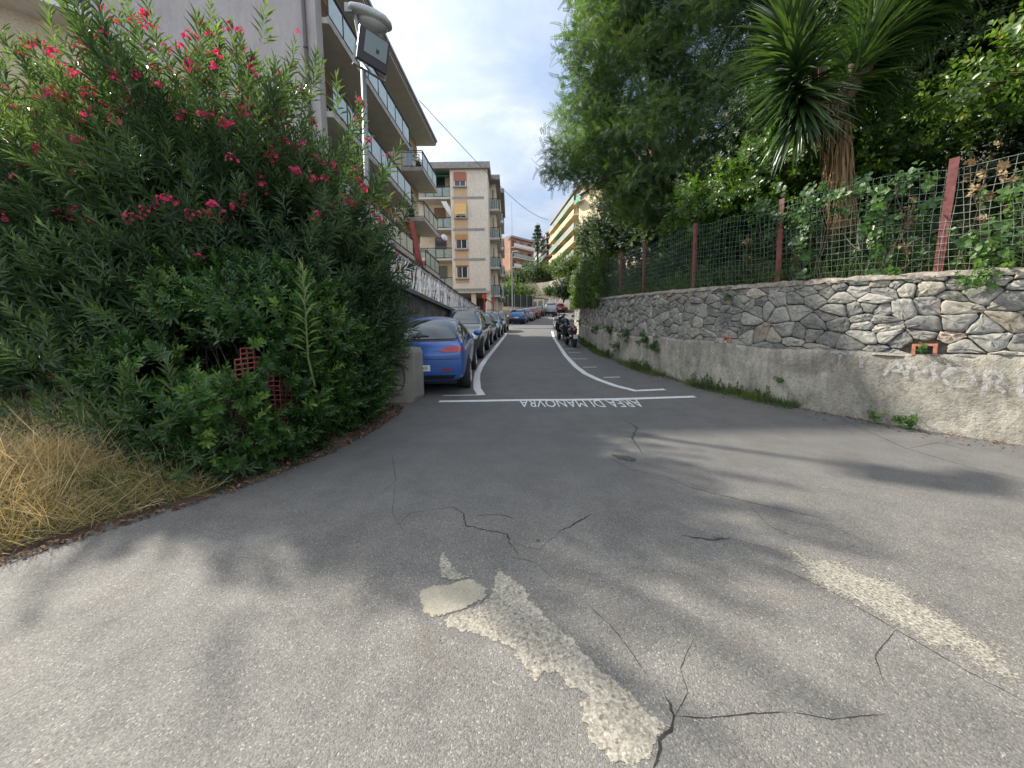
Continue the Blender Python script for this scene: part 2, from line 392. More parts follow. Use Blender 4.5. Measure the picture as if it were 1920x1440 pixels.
def limbs(mb, base, tips, r0, bend=.15, n=6, fork=.45):
    base = Vector(base)
    for t in tips:
        t = Vector(t); mid = base.lerp(t, fork)+Vector(rng.normal(size=3)*bend)
        pts = [base, base.lerp(mid, .5)+Vector(rng.normal(size=3)*bend*.4), mid, mid.lerp(t, .5)+Vector(rng.normal(size=3)*bend*.5), t]
        mb.tube(pts, [r0, r0*.8, r0*.6, r0*.35, r0*.1], n)

# ------------------------------------------------------------------ line of the retaining wall
WP = [(11.5, -5.0), (9.3, -1.2), (7.5, 1.7), (6.35, 3.2), (5.64, 4.16), (5.04, 4.92), (4.55, 5.75), (4.15, 6.75), (3.75, 7.9), (3.40, 10.1), (3.23, 12.8), (3.33, 16.2), (3.80, 21.9), (4.85, 30), (6.3, 38), (8.6, 48)]
def catmull(P, k=10):
    out = []
    for i in range(len(P)-1):
        p0 = P[max(i-1, 0)]; p1 = P[i]; p2 = P[i+1]; p3 = P[min(i+2, len(P)-1)]
        for j in range(k):
            t = j/k
            out.append(tuple(.5*((2*p1[a])+(-p0[a]+p2[a])*t+(2*p0[a]-5*p1[a]+4*p2[a]-p3[a])*t*t+(-p0[a]+3*p1[a]-3*p2[a]+p3[a])*t**3) for a in range(len(p1))))
    out.append(tuple(P[-1])); return out
WL = catmull(WP, 12)
WS = [0.0]
for a, b in zip(WL, WL[1:]): WS.append(WS[-1]+math.hypot(b[0]-a[0], b[1]-a[1]))
def wat(s):                                      # point and outward (street side) normal
    s = max(0, min(s, WS[-1]-1e-4)); i = max(0, np.searchsorted(WS, s)-1); t = (s-WS[i])/(WS[i+1]-WS[i])
    a, b = WL[i], WL[i+1]; x = a[0]+(b[0]-a[0])*t; y = a[1]+(b[1]-a[1])*t
    j0 = max(0, i-3); j1 = min(len(WL)-1, i+4); d = Vector((WL[j1][0]-WL[j0][0], WL[j1][1]-WL[j0][1])).normalized()
    return x, y, Vector((-d.y, d.x, 0))
def wp(s, h, off=0.0):                           # h metres above the street, face battered back
    x, y, n = wat(s); o = off-h*.05
    return Vector((x+n.x*o, y+n.y*o, zp(y)+h))
WH = 1.93
def wx_of_y(y):
    ys = [p[1] for p in WL]; xs = [p[0] for p in WL]; return float(np.interp(y, ys, xs))
def s_of_px(px, h=WH, lo=None):
    best = None
    for k in range(0, 1600):
        s = WS[-1]*k/1600; p = wp(s, h)
        if p.y < 2.5 or p.y > 30: continue
        e = abs(proj(p)[0]-px)
        if best is None or e < best[0]: best = (e, s)
    return best[1]
#PART2
# ------------------------------------------------------------------ ground, hill, road
def nz(x, y, k=1.0): return (math.sin(x*1.7*k+y*.9)*math.cos(y*1.3*k-x*.6)+.5*math.sin(x*4.1*k+1)*math.sin(y*3.7*k))
LEFTEDGE = [(-9, -6), (-6.0, -1), (-4.6, 1.0), (-3.33, 2.38), (-3.02, 2.78), (-2.6, 3.28), (-2.15, 4.2), (-1.95, 5.0), (-1.85, 5.9), (-2.0, 6.5), (-3.0, 6.8), (-3.2, 7.4), (-2.2, 20), (-1.6, 30), (-.7, 38), (.9, 50), (3.2, 62), (7, 72)]
def xl(y): return float(np.interp(y, [p[1] for p in LEFTEDGE], [p[0] for p in LEFTEDGE]))
def xr(y): return wx_of_y(y) if y < 44 else float(np.interp(y, [44, 50, 58, 64, 72], [wx_of_y(44), 9.3, 10.5, 13, 18]))
def road_mesh():
    ys = list(np.arange(-6, 10, .2))+list(np.arange(10, 72, 1.0)); V = []; Fc = []; n = 28
    for y in ys:
        a, b = xl(y)-.02+.06*nz(y*2, y*5), xr(y)+.03
        for i in range(n+1):
            x = a+(b-a)*i/n; dz = 0.006*nz(x, y, .6)
            V.append((x, y, zp(y)+dz*(y < 12)))
    for r in range(len(ys)-1):
        for i in range(n): k = r*(n+1)+i; Fc.append((k, k+1, k+n+2, k+n+1))
    return np_mesh('road', V, Fc, smooth=True)
def roadz(x, y): return zp(y)+.006*nz(x, y, .6)*(y < 12)
tag(link('road', road_mesh(), M['asphalt']), 'worn grey asphalt street climbing away between wall and parked cars', kind='structure')
V = []; Fc = []; xs = [-200, -120, -80, -50, -30, -20, -15]+list(np.arange(-12, 16.1, .5))+[20, 30, 50, 80, 120, 200]; ys = [-60, -30, -15]+list(np.arange(-8, 30, .5))+list(np.arange(30, 75, 2.5))+[80, 90, 100, 115, 130, 160, 220]
for y in ys:
    for x in xs:
        e = xl(y) if -6 <= y <= 72 else (-9 if y < 0 else 7)
        b = max(0, min(1, (e-x)/1.2)); z = zp(y)-.05+(.05+.07*b+.05*nz(x, y)*b if x < e else 0)
        if x > xr(min(max(y, -6), 72)) and y > 44: z += .25*(x-xr(min(y, 72)))
        V.append((x, y, z))
nx = len(xs)
for r in range(len(ys)-1):
    for i in range(nx-1): k = r*nx+i; Fc.append((k, k+1, k+nx+1, k+nx))
tag(link('ground', np_mesh('ground', V, Fc, smooth=True), M['soil']), 'bare brown earth beside the asphalt', kind='structure')
# hillside retained by the wall
HD = Vector((.85, .5, 0)).normalized()
def hill(s, t):
    x, y, n = wat(s); w = -n*.12
    z = zp(y)+WH-.06+.42*t+.12*nz(x+t, y+t*.7, .8)*min(1, t)-.001*t*t
    return Vector((x+w.x+HD.x*t, y+w.y+HD.y*t, z))
V = []; Fc = []; ts = [0, .3, .6, 1, 1.5, 2, 3, 4, 5, 6.5, 8, 10, 13, 17, 22, 30, 40]; ss = np.linspace(0, WS[-1], 130)
for s in ss:
    for t in ts: V.append(tuple(hill(s, t)))
nt_ = len(ts)
for r in range(len(ss)-1):
    for i in range(nt_-1): k = r*nt_+i; Fc.append((k, k+1, k+nt_+1, k+nt_))
tag(link('hillside', np_mesh('hillside', V, Fc, smooth=True), M['hillsoil']), 'dark earth slope held up by the stone wall', kind='structure')

# painted lines, text, patches, cracks (thin sheets just above the asphalt)
def ribbon(name, pts, w, mat, dz=.004, label=None, jag=0.0, step=.12, parent=None, taper=False):
    pts = [Vector((p[0], p[1], 0)) for p in pts]; P = []
    for a, b in zip(pts, pts[1:]):
        n = max(1, int((b-a).length/step)); P += [a.lerp(b, i/n) for i in range(n)]
    P.append(pts[-1]); V = []; Fc = []
    for i, p in enumerate(P):
        d = (P[min(i+1, len(P)-1)]-P[max(i-1, 0)]).normalized(); n = Vector((-d.y, d.x, 0))
        ww = w*(1 if not taper else max(.12, math.sin(math.pi*min(1, max(0, (i+.5)/len(P))))**.6)*rng.uniform(.35, 1.3))
        o = n*rng.normal()*jag
        for sgn in (-1, 1):
            q = p+o+n*sgn*ww/2; V.append((q.x, q.y, roadz(q.x, q.y)+dz))
        if i: k = 2*i; Fc.append((k-2, k, k+1, k-1))
    o = link(name, np_mesh(name, V, Fc), mat, parent)
    if label is not None: tag(o, label, kind='structure')
    return o
def sheet(name, outline, mat, dz, label, jag=.012, step=.02, cell=.06):
    pts = [Vector((p[0], p[1])) for p in outline]; P = []
    for a, b in zip(pts, pts[1:]+pts[:1]):
        n = max(1, int((b-a).length/step)); dn = Vector((-(b-a).y, (b-a).x)).normalized()
        for i in range(n): P.append(a.lerp(b, i/n)+dn*(rng.normal()*jag*.5+jag*math.sin((a.x+i)*2.3)))
    bm = bmesh.new(); f = bm.faces.new([bm.verts.new((p.x, p.y, 0)) for p in P])
    bmesh.ops.triangulate(bm, faces=bm.faces[:])
    x0, x1 = min(p.x for p in P), max(p.x for p in P); y0, y1 = min(p.y for p in P), max(p.y for p in P)
    for ax, a, b in (((1, 0, 0), x0, x1), ((0, 1, 0), y0, y1)):
        t = a+cell
        while t < b:
            bmesh.ops.bisect_plane(bm, geom=bm.verts[:]+bm.edges[:]+bm.faces[:], plane_co=(ax[0]*t, ax[1]*t, 0), plane_no=ax); t += cell
    PA_ = np.array([(p.x, p.y) for p in P]); ed = []
    for v in bm.verts:
        v.co.z = roadz(v.co.x, v.co.y)+dz; ed.append(float(np.min(np.hypot(PA_[:, 0]-v.co.x, PA_[:, 1]-v.co.y))))
    me = bpy.data.meshes.new(name); bm.to_mesh(me); bm.free(); at_ = me.attributes.new('edge', 'FLOAT', 'POINT'); at_.data.foreach_set('value', ed)
    return tag(link(name, me, mat), label, kind='structure')
def gp(l): return [(g(*p).x, g(*p).y) for p in l]
ribbon('stop_line', gp([(823, 752), (1060, 750), (1200, 747), (1303, 744)]), .13, M['paint'], label='long white line painted across the street')
ribbon('bay_line', gp([(830, 741.5), (897, 740.5)]), .055, M['paint'], label='thin white line behind the blue hatchback')
ribbon('bay_line', [(-.57, 7.1), (-.70, 7.7), (-.80, 8.7), (-.86, 9.6), (-.87, 10.8), (-.84, 12.3), (-.75, 14.5), (-.62, 18), (-.45, 22.5), (-.3, 26.4)], .15, M['paint'], label='white line beside the row of parked cars', step=.2)
ribbon('bay_line', [(2.95, 7.38), (2.35, 7.3), (2.1, 7.8), (1.92, 8.5), (1.80, 9.4), (1.76, 10.6), (1.84, 13.2), (2.05, 16.5), (2.4, 22), (2.95, 28)], .14, M['paint'], label='curved white line round the scooter bays', step=.2)
for (a, b) in (((1132, 707.5), (1163, 707)), ((1093, 688.5), (1119, 688)), ((1073, 673), (1101, 673)), ((1066, 661), (1089, 661)), ((1059, 654), (1081, 654)), ((1053, 647), (1064, 647)), ((1049, 640), (1058, 640))):
    ribbon('scooter_bay_tick', gp([a, b]), .07, M['paint'], label='short white tick dividing the scooter bays')
sheet('cross_strip', [(-.55, 32.6), (3.6, 31.6), (4.6, 35.6), (-.3, 37.6)], simple('pale_concrete', (.42, .40, .36), .9), .006, 'pale concrete strip crossing the street uphill', jag=.01, step=.5, cell=1)
ribbon('bay_line', [(-.15, 38.2), (.55, 43), (1.5, 49), (2.4, 54)], .15, M['paint'], dz=.01, label='white line beside the upper parked cars', step=.5)
def text_mesh(body, size, font_shear=0):
    cu = bpy.data.curves.new('t', 'FONT'); cu.body = body; cu.size = size; cu.align_x = 'CENTER'; cu.resolution_u = 3
    o = bpy.data.objects.new('t', cu); col.objects.link(o); dg = bpy.context.evaluated_depsgraph_get(); dg.update()
    me = bpy.data.meshes.new_from_object(o.evaluated_get(dg)); bpy.data.objects.remove(o); return me
me = text_mesh('AREA DI MANOVRA', 1.0)
xs_ = [v.co.x for v in me.vertices]; ys_ = [v.co.y for v in me.vertices]; wx, wy = max(xs_)-min(xs_), max(ys_)-min(ys_)
cx, cy = (max(xs_)+min(xs_))/2, (max(ys_)+min(ys_))/2
for v in me.vertices:                          # turned to be read by drivers coming downhill
    u = -(v.co.x-cx)/wx*2.02; w_ = -(v.co.y-cy)/wy*.50
    x = 1.13+u; y = 6.36+w_-.035*u; v.co = (x, y, roadz(x, y)+.0045)
tag(link('road_lettering', me, M['paint']), 'white AREA DI MANOVRA lettering painted upside down on asphalt', kind='structure')
sheet('concrete_patch', gp([(930, 1062), (985, 1100), (1000, 1128), (1045, 1175), (1075, 1195), (1110, 1240), (1180, 1296), (1222, 1345), (1260, 1362), (1232, 1385), (1228, 1420), (1195, 1447), (1150, 1437), (1110, 1392), (1088, 1352), (1087, 1322), (1100, 1305), (1060, 1292), (1043, 1265), (1010, 1268), (1020, 1310), (1005, 1335), (1016, 1300), (1000, 1277), (975, 1240), (950, 1212), (900, 1190), (872, 1187), (812, 1170), (850, 1150), (905, 1128), (920, 1110)]), M['patch'], .002, 'long ragged strip of pale pebbly concrete in the foreground asphalt', jag=.006, cell=.035)
sheet('concrete_patch', gp([(783, 1108), (806, 1099), (850, 1092), (880, 1084), (915, 1100), (912, 1122), (872, 1142), (815, 1160), (793, 1150)]), M['smoothpatch'], .0035, 'smooth yellowish cement patch at the head of the pale strip', jag=.003, cell=.03)
sheet('concrete_patch', gp([(820, 1038), (832, 1034), (850, 1062), (880, 1083), (850, 1091), (825, 1085)]), M['patch'], .005, 'small crumbled concrete spur above the cement patch', jag=.006, cell=.035)
sheet('concrete_patch', gp([(1440, 1015), (1560, 1040), (1660, 1075), (1740, 1120), (1840, 1180), (1935, 1235), (1935, 1320), (1830, 1262), (1760, 1222), (1680, 1188), (1590, 1140), (1500, 1085)]), M['gravel'], .002, 'gravelly worn strip on the right of the foreground', jag=.03, cell=.06)
for n_, (pl, w) in enumerate([([(1225, 1445), (1240, 1392), (1258, 1372), (1266, 1345), (1245, 1302)], .02), ([(1266, 1345), (1330, 1348), (1400, 1341), (1480, 1336)], .009),
        ([(808, 955), (850, 950), (868, 962), (874, 985), (910, 993), (950, 1001), (957, 1018), (972, 1040)], .016), ([(893, 966), (940, 964), (968, 974)], .013), ([(1048, 998), (1080, 981), (1108, 963)], .018),
        ([(1278, 1004), (1330, 1013), (1372, 1010)], .022), ([(1172, 788), (1195, 802), (1185, 822), (1205, 852)], .03), ([(1245, 893), (1300, 915), (1400, 940), (1560, 975)], .010), ([(1100, 1130), (1160, 1190), (1215, 1270)], .007),
        ([(1450, 1060), (1560, 1110), (1680, 1180), (1800, 1250), (1920, 1315)], .010), ([(735, 850), (742, 900), (700, 935)], .008), ([(1580, 788), (1700, 842), (1830, 880), (1925, 900)], .014), ([(955, 1043), (1000, 1052), (1040, 1085)], .006), ([(1266, 1345), (1290, 1300), (1275, 1255), (1300, 1200)], .005), ([(1480, 1336), (1560, 1350), (1660, 1340)], .005), ([(957, 1018), (1010, 1030), (1048, 998)], .005), ([(810, 955), (770, 960), (745, 985)], .006), ([(1245, 893), (1180, 880), (1130, 850)], .006), ([(742, 900), (735, 960), (760, 1000)], .005), ([(1400, 940), (1440, 985), (1500, 1010)], .006), ([(1372, 1010), (1450, 1030), (1495, 1060)], .006), ([(1680, 1180), (1640, 1230), (1660, 1290)], .005), ([(1700, 842), (1760, 830), (1830, 850)], .010)]):
    ribbon('crack', gp(pl), w*.72, M['crack'], dz=.0016, label='dark crack in the foreground asphalt', jag=w*.22, step=.022, taper=True)
for pl in ([(1130, 848), (1150, 852), (1180, 856), (1196, 862), (1190, 867), (1160, 862)], [(1001, 1010), (1014, 1008), (1021, 1014), (1006, 1020)], [(1310, 1004), (1340, 1006), (1368, 1009), (1350, 1014)]):
    sheet('oil_stain', gp(pl), M['oil'], .005, 'small dark oil stain on the asphalt', jag=.004, cell=.03)

# ------------------------------------------------------------------ retaining wall
def rb_h(s):                                    # height where render stops and stones begin
    y = wat(s)[1]; return float(np.interp(y, [0, 4, 8, 14, 22, 40], [.97, .95, .87, .8, .78, .75]))+.03*math.sin(s*1.3)+.02*math.sin(s*3.1)
wall = tag(empty('retaining_wall', (5.0, 5.0, .5)), 'long curved retaining wall, rough grey render below and field stones above', 'wall')
W0 = Vector((-5.0, -5.0, -.5))
def wgrid(h0, h1, rows, off, ds, rough=0.0, s0=0, s1=None):
    V = []; Fc = []; ss = np.arange(s0, s1 or WS[-1]-.02, ds)
    for s in ss:
        for i in range(rows+1):
            a = h0(s) if callable(h0) else h0; b = h1(s) if callable(h1) else h1
            V.append(wp(s, a+(b-a)*i/rows, off+rng.normal()*rough)+W0)
    n = rows+1
    for r in range(len(ss)-1):
        for i in range(rows): k = r*n+i; Fc.append((k, k+n, k+n+1, k+1))
    return V, Fc
V, Fc = wgrid(-.08, rb_h, 14, .03, .06, .006)
n0 = len(V)                                    # upper ledge of the render
m_ = len(V)//15
for r in range(m_):
    s = r*.06; V.append(wp(s, rb_h(s)+.015, -.06)+W0)
for r in range(m_-1): Fc.append((r*15+14, (r+1)*15+14, n0+r+1, n0+r))
link('render_base', np_mesh('render_base', V, Fc, smooth=True), M['render'], wall)
V, Fc = wgrid(.5, WH-.01, 3, -.045, .25); link('mortar', np_mesh('mortar', V, Fc, smooth=True), M['mortar'], wall)
# stones: Voronoi cells in wall coordinates, each a bulging irregular block
def clip(poly, p, q):
    m = ((p[0]+q[0])/2, (p[1]+q[1])/2); d = (q[0]-p[0], q[1]-p[1]); out = []
    for i in range(len(poly)):
        a, b = poly[i], poly[(i+1)%len(poly)]
        da = (a[0]-m[0])*d[0]+(a[1]-m[1])*d[1]; db = (b[0]-m[0])*d[0]+(b[1]-m[1])*d[1]
        if da <= 0: out.append(a)
        if (da < 0 < db) or (db < 0 < da):
            t = da/(da-db); out.append((a[0]+(b[0]-a[0])*t, a[1]+(b[1]-a[1])*t))
    return out
AX = 1.55                                        # stones are wider than high
sites = []; s = 0
while s < WS[-1]-3:
    far = wat(s)[1] > 14
    rows = [(.04, .2), (.26, .2), (.46, .2), (.64, .14), (.80, .10), (.92, .08), (.99, .08)]
    for i, (h, sz) in enumerate(rows):
        n = rng.choice([0, 1, 1, 2, 3]) if sz > .12 else rng.choice([0, 1, 2, 2])
        for _ in range(n):
            sites.append((s/AX+rng.uniform(0, .215/AX), .80+(WH-.80)*min(1, h+rng.uniform(-.07, .07)), 0))
    s += .215
sites.sort()
keep = []
for p in sites:
    if all((p[0]-q[0])**2+(p[1]-q[1])**2 > (.045+.05*rng.random())**2 for q in keep[-40:]): keep.append(p)
DRAINS = [s_of_px(1735, .95), s_of_px(1366, .95)]
DW = [.075, .05]
def stones():
    V = []; Fc = []; var = []
    for i, p in enumerate(keep):
        poly = [(p[0]-.5, .5), (p[0]+.5, .5), (p[0]+.5, 2.3), (p[0]-.5, 2.3)]
        sm = p[0]*AX
        lo = rb_h(sm)-.03
        for q in keep[max(0, i-70):i+70]:
            if q is p or abs(q[0]-p[0]) > .6: continue
            poly = clip(poly, p, q)
            if len(poly) < 3: break
        poly = [(x*AX, min(max(y, lo), WH-.015)) for x, y in poly]
        if len(poly) < 3: continue
        A = sum(a[0]*b[1]-b[0]*a[1] for a, b in zip(poly, poly[1:]+poly[:1]))/2
        if abs(A) < .0022: continue
        cx = sum(a[0] for a in poly)/len(poly); cy = sum(a[1] for a in poly)/len(poly)
        if any(abs(cx-d) < DW[k]+.05 and cy < rb_h(d)+.13 for k, d in enumerate(DRAINS)): continue
        P = []                                  # round the corners, wobble the edges
        for a, b in zip(poly, poly[1:]+poly[:1]):
            for t in (.14, .38, .62, .86): P.append((a[0]+(b[0]-a[0])*t+rng.normal()*.004, a[1]+(b[1]-a[1])*t+rng.normal()*.004))
        gap = .0015+.008*rng.random()**2; c = rng.random(); out = .004+.034*rng.random(); ti = rng.normal(size=2)*.07
        if rng.random() < .5: c = c*.6
        base = len(V); n = len(P)
        for sc, o in ((1, -.05), (1.0, .1), (.94, .85), (.68, 1.0), (.3, 1.05)):
            for x, y in P:
                dx, dy = x-cx, y-cy; L = math.hypot(dx, dy)+1e-6; k = max(.1, (L-gap)/L)*sc
                oo = -.05 if o < 0 else o*out-.008+(dx*ti[0]+dy*ti[1])*sc+(rng.normal()*.006 if sc < 1 else 0)
                V.append(wp(cx+dx*k, cy+dy*k, oo)+W0); var.append(c)
        V.append(wp(cx, cy, out)+W0); var.append(c)
        for r in range(4):
            for j in range(n):
                a = base+r*n+j; b2 = base+r*n+(j+1)%n; Fc.append((a, b2, b2+n, a+n))
        for j in range(n): Fc.append((base+4*n+j, base+4*n+(j+1)%n, base+5*n, base+5*n))
    Fc2 = [f if f[2] != f[3] else f[:3] for f in Fc]
    me = bpy.data.meshes.new('stones'); me.from_pydata([tuple(v) for v in V], [], Fc2)
    a = me.attributes.new('var', 'FLOAT', 'POINT'); a.data.foreach_set('value', var)
    bm = bmesh.new(); bm.from_mesh(me); bmesh.ops.recalc_face_normals(bm, faces=bm.faces); bm.to_mesh(me); bm.free()
    for p in me.polygons: p.use_smooth = True
    return me
link('stones', stones(), M['stone'], wall)
V = []; Fc = []; ss = np.arange(0, WS[-1]-.02, .09)      # coping
for s in ss:
    j = lambda: rng.normal()*.009
    V += [wp(s, WH-.05+j(), .03+j())+W0, wp(s, WH+.01+j(), .02+j())+W0, wp(s, WH+.035+j(), -.12+j())+W0, wp(s, WH+.02+j(), -.36)+W0, wp(s, WH-.2, -.36)+W0]
for r in range(len(ss)-1):
    for i in range(4): k = r*5+i; Fc.append((k, k+5, k+6, k+1))
link('coping', np_mesh('coping', V, Fc, smooth=True), M['coping'], wall)
for d, w in zip(DRAINS, DW):                     # brick drain openings
    mb = MB(); b = rb_h(d); x, y, n = wat(d); t = Vector((n.y, -n.x, 0))
    def P3(u, h, o): q = wp(d, h, 0)+t*u+n*o+W0; return q
    h0, h1 = b-.0, b+.11
    for (u0, u1, a0, a1) in ((-w-.035, -w, h0, h1), (w, w+.035, h0, h1), (-w-.035, w+.035, h1, h1+.03)):
        vs = [P3(u, h, o) for o in (.035, -.08) for (u, h) in ((u0, a0), (u1, a0), (u1, a1), (u0, a1))]
        mb.add(vs, [(0,1,2,3), (7,6,5,4), (0,4,5,1), (1,5,6,2), (2,6,7,3), (3,7,4,0)])
    dr = mb.build('drain_opening', M['brick'], wall)
    mb = MB(); mb.add([P3(-w, h0, -.03), P3(w, h0, -.03), P3(w, h1, -.03), P3(-w, h1, -.03)], [(0,1,2,3)]); mb.build('opening_shade', M['blackmetal'], dr)  # flat black sheet stands in for the shade inside the drain hole
# faded chalk-white graffiti, a ribbon per stroke lying on the render
def stroke(mb, pts, w=.04):
    Q = []
    for a, b in zip(pts, pts[1:]):
        n = max(2, int(math.hypot(b[0]-a[0], b[1]-a[1])/.025)); Q += [(a[0]+(b[0]-a[0])*i/n, a[1]+(b[1]-a[1])*i/n) for i in range(n)]
    Q.append(pts[-1]); vs = []
    for i, q in enumerate(Q):
        a = Q[max(0, i-1)]; b = Q[min(len(Q)-1, i+1)]; L = math.hypot(b[0]-a[0], b[1]-a[1])+1e-9; nx_, ny_ = -(b[1]-a[1])/L, (b[0]-a[0])/L
        ww = w*rng.uniform(.8, 1.25)
        for sg in (-1, 1): vs.append(wp(q[0]+nx_*sg*ww/2, q[1]+ny_*sg*ww/2, .052)+W0)
    mb.add(vs, [(2*i, 2*i+2, 2*i+3, 2*i+1) for i in range(len(Q)-1)])
GL = {'T': [[(0, 1), (1, 1)], [(.5, 1), (.45, 0)]], "I": [[(.4, 1), (.5, 0)]], 'A': [[(0, 0), (.45, 1), (.9, 0)], [(.2, .38), (.7, .38)]], 'M': [[(0, 0), (.1, 1), (.5, .4), (.9, 1), (1, 0)]],
      'O': [[(.5+.48*math.cos(a), .5+.5*math.sin(a)) for a in np.linspace(0, 2*math.pi, 16)]], 'R': [[(.1, 0), (.1, 1), (.6, .98), (.8, .75), (.55, .5), (.1, .48)], [(.4, .5), (.95, 0)]], 'E': [[(.9, 1), (.1, 1), (.1, 0), (.9, 0)], [(.1, .5), (.7, .5)]]}
for ch, p0, h0, hh in (('T', 1556, .70, .19), ('I', 1606, .70, .17), ('A', 1660, .63, .2), ('M', 1702, .62, .2), ('O', 1772, .58, .22), ('R', 1842, .56, .22), ('E', 1905, .55, .22)):
    sa = s_of_px(p0, .7); wd = .25 if ch in 'TMOA' else .17
    mb = MB()
    for st in GL[ch]: stroke(mb, [(sa-u*wd, h0+v*hh) for u, v in st])
    mb.build('graffiti_letter', M['chalk'], wall)

# ------------------------------------------------------------------ wire fence on the wall
fence = tag(empty('wire_fence', (5.2, 5.0, 2.4)), 'green wire mesh fence with red-brown posts standing on the stone wall', 'fence'); F0 = Vector((-5.2, -5.0, -2.4))
def fpt(s, h, off=-.2):
    x, y, n = wat(s); return Vector((x+n.x*off, y+n.y*off, zp(y)+WH+h))
FH = 1.33
posts = [s_of_px(p, WH+.1) for p in (1752, 1450, 1291, 1199, 1157, 1130)]
ps = [posts[0]-5.0, posts[0]-2.45]+posts
while ps[-1] < WS[-1]-5: ps.append(ps[-1]+2.6)
for i, s in enumerate(ps):
    mb = MB(); a = fpt(s, -.1); b = fpt(s, FH+.03); n = wat(s)[2]; t = Vector((n.y, -n.x, 0)); lean = t*rng.uniform(-.03, .03)
    if i == 2: lean = -t*.07
    for (w1, w2) in ((.085, .012), (.012, .06)):
        vs = []
        for p, l in ((a, 0), (b, 1)):
            p = p+lean*l+F0+(n*-.03 if w1 < w2 else n*.0)
            for u, v in ((-1, -1), (1, -1), (1, 1), (-1, 1)): vs.append(p+t*u*w1/2+n*v*w2/2)
        mb.add(vs, [(0,3,2,1),(4,5,6,7),(0,1,5,4),(1,2,6,5),(2,3,7,6),(3,0,4,7)])
    mb.build('post', M['redpost'], fence)
def wires(s0, s1, dh, dv, th, matname, wav):
    V = []; Fc = []
    def strip(P, n, up):
        base = len(V)
        for p in P:
            p = p+F0; V.extend([p-up*th, p+up*th+n*th, p+up*th-n*th])
        for i in range(len(P)-1):
            k = base+3*i
            for a, b in ((0, 1), (1, 2), (2, 0)): Fc.append((k+a, k+b, k+3+b, k+3+a))
    s = s0
    sag = lambda s: .035*math.sin(s*2.1)+.02*math.sin(s*5.3)
    while s < s1:
        x, y, n = wat(s); t = Vector((n.y, -n.x, 0)); ph = rng.uniform(0, 6); P = []
        for h in np.linspace(.0, FH-.04+sag(s), 7): P.append(fpt(s, h)+t*wav*math.sin(h*5+ph)+n*wav*math.sin(h*3+s*1.7))
        strip(P, n, t); s += dv
    for h in np.arange(0.02, FH-.03, dh):
        P = []
        for s in np.arange(s0, s1+.05, .12):
            n = wat(s)[2]; hh = h*(1+sag(s)/FH); P.append(fpt(s, hh+wav*.4*math.sin(s*6+h*7))+n*(wav*math.sin(h*3+s*1.7)+.004))
        strip(P, Vector((0,0,1))*1, n)
    return link('wire_mesh', np_mesh('wire_mesh', V, Fc), M[matname], fence)
wires(ps[0]-.5, ps[2], .09, .075, .0021, 'wirepale', .02)
wires(ps[2], ps[4], .09, .075, .0021, 'wire', .012)
wires(ps[4], ps[-1], .1, .08, .0026, 'wire', .006)
#PART3
# ------------------------------------------------------------------ oleander
def thing_at(name, loc, label, cat, group=None): return tag(empty(name, loc), label, cat, group)
def shift(P, o): return P-np.array(o)
OL = [((-3.30, 6.1, 2.6), (1.36, 1.35, 1.95)), ((-4.4, 5.9, 3.0), (1.5, 1.4, 2.55)), ((-6.2, 6.4, 2.8), (1.8, 1.6, 2.35)), ((-8.6, 6.9, 2.7), (2.2, 1.8, 2.5)), ((-6.3, 4.9, 1.6), (1.5, 1.1, 1.5)), ((-4.6, 4.9, 1.5), (1.2, .8, 1.5)), ((-2.6, 6.0, 1.8), (.62, .9, 1.2))]
oshoots = [shoot(22, .36, .185, .029, (.35, 1.05)), shoot(18, .28, .165, .027, (.3, 1.3)), shoot(26, .46, .19, .030, (.3, 1.0))]
ob = (-4.3, 6.0, .55)
ole = thing_at('oleander_bush', ob, 'huge oleander bush covered in pink flowers left of the street', 'bush')
P, Nn = blob_pts(OL, 6200, .42, zmin=.5)
D = updir(Nn, .75, .35); S = rng.uniform(.8, 1.2, len(P))
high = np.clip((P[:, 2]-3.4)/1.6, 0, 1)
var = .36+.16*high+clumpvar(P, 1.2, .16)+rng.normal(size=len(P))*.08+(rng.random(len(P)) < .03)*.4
# tall loose shoots sticking out of the top
k = (Nn[:, 2] > .25) & (P[:, 2] > 3.0) & (rng.random(len(P)) < .55)
P2 = P[k]+Nn[k]*rng.uniform(.05, .8, (k.sum(), 1)); D2 = updir(Nn[k], 1.2, .25)
PA = np.concatenate([P, P2]); DA = np.concatenate([D, D2]); SA = np.concatenate([S, rng.uniform(.9, 1.25, k.sum())]); VA = np.concatenate([var, var[k]+.12])
lowface = (PA[:, 2] < 2.2) & (PA[:, 0] > -4.2) & (PA[:, 1] < 5.6)
cul = lowface & (rng.random(len(PA)) < .45); PA, DA, SA, VA = PA[~cul], DA[~cul], SA[~cul], VA[~cul]
foliage('foliage', oshoots, shift(PA, ob), DA, SA, VA, M['oleander'], ole)
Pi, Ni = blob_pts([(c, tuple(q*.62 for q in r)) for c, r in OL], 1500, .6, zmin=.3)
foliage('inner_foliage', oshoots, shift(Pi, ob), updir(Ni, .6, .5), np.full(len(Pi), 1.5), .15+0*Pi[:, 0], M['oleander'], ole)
mb = MB()
for c, r in OL:
    base = Vector((c[0]*.9-.4, c[1]+.3, .4))-Vector(ob)
    for _ in range(14):
        d = Vector(rng.normal(size=3)); d.z = abs(d.z)+.5; d.normalize()
        t = Vector((c[0]+d.x*r[0]*.95, c[1]+d.y*r[1]*.95, c[2]+d.z*r[2]*.95))-Vector(ob)
        limbs(mb, base+Vector(rng.normal(size=3)*.15), [t], .022, .12, 5)
mb.build('stem', M['twig'], ole, smooth=True)
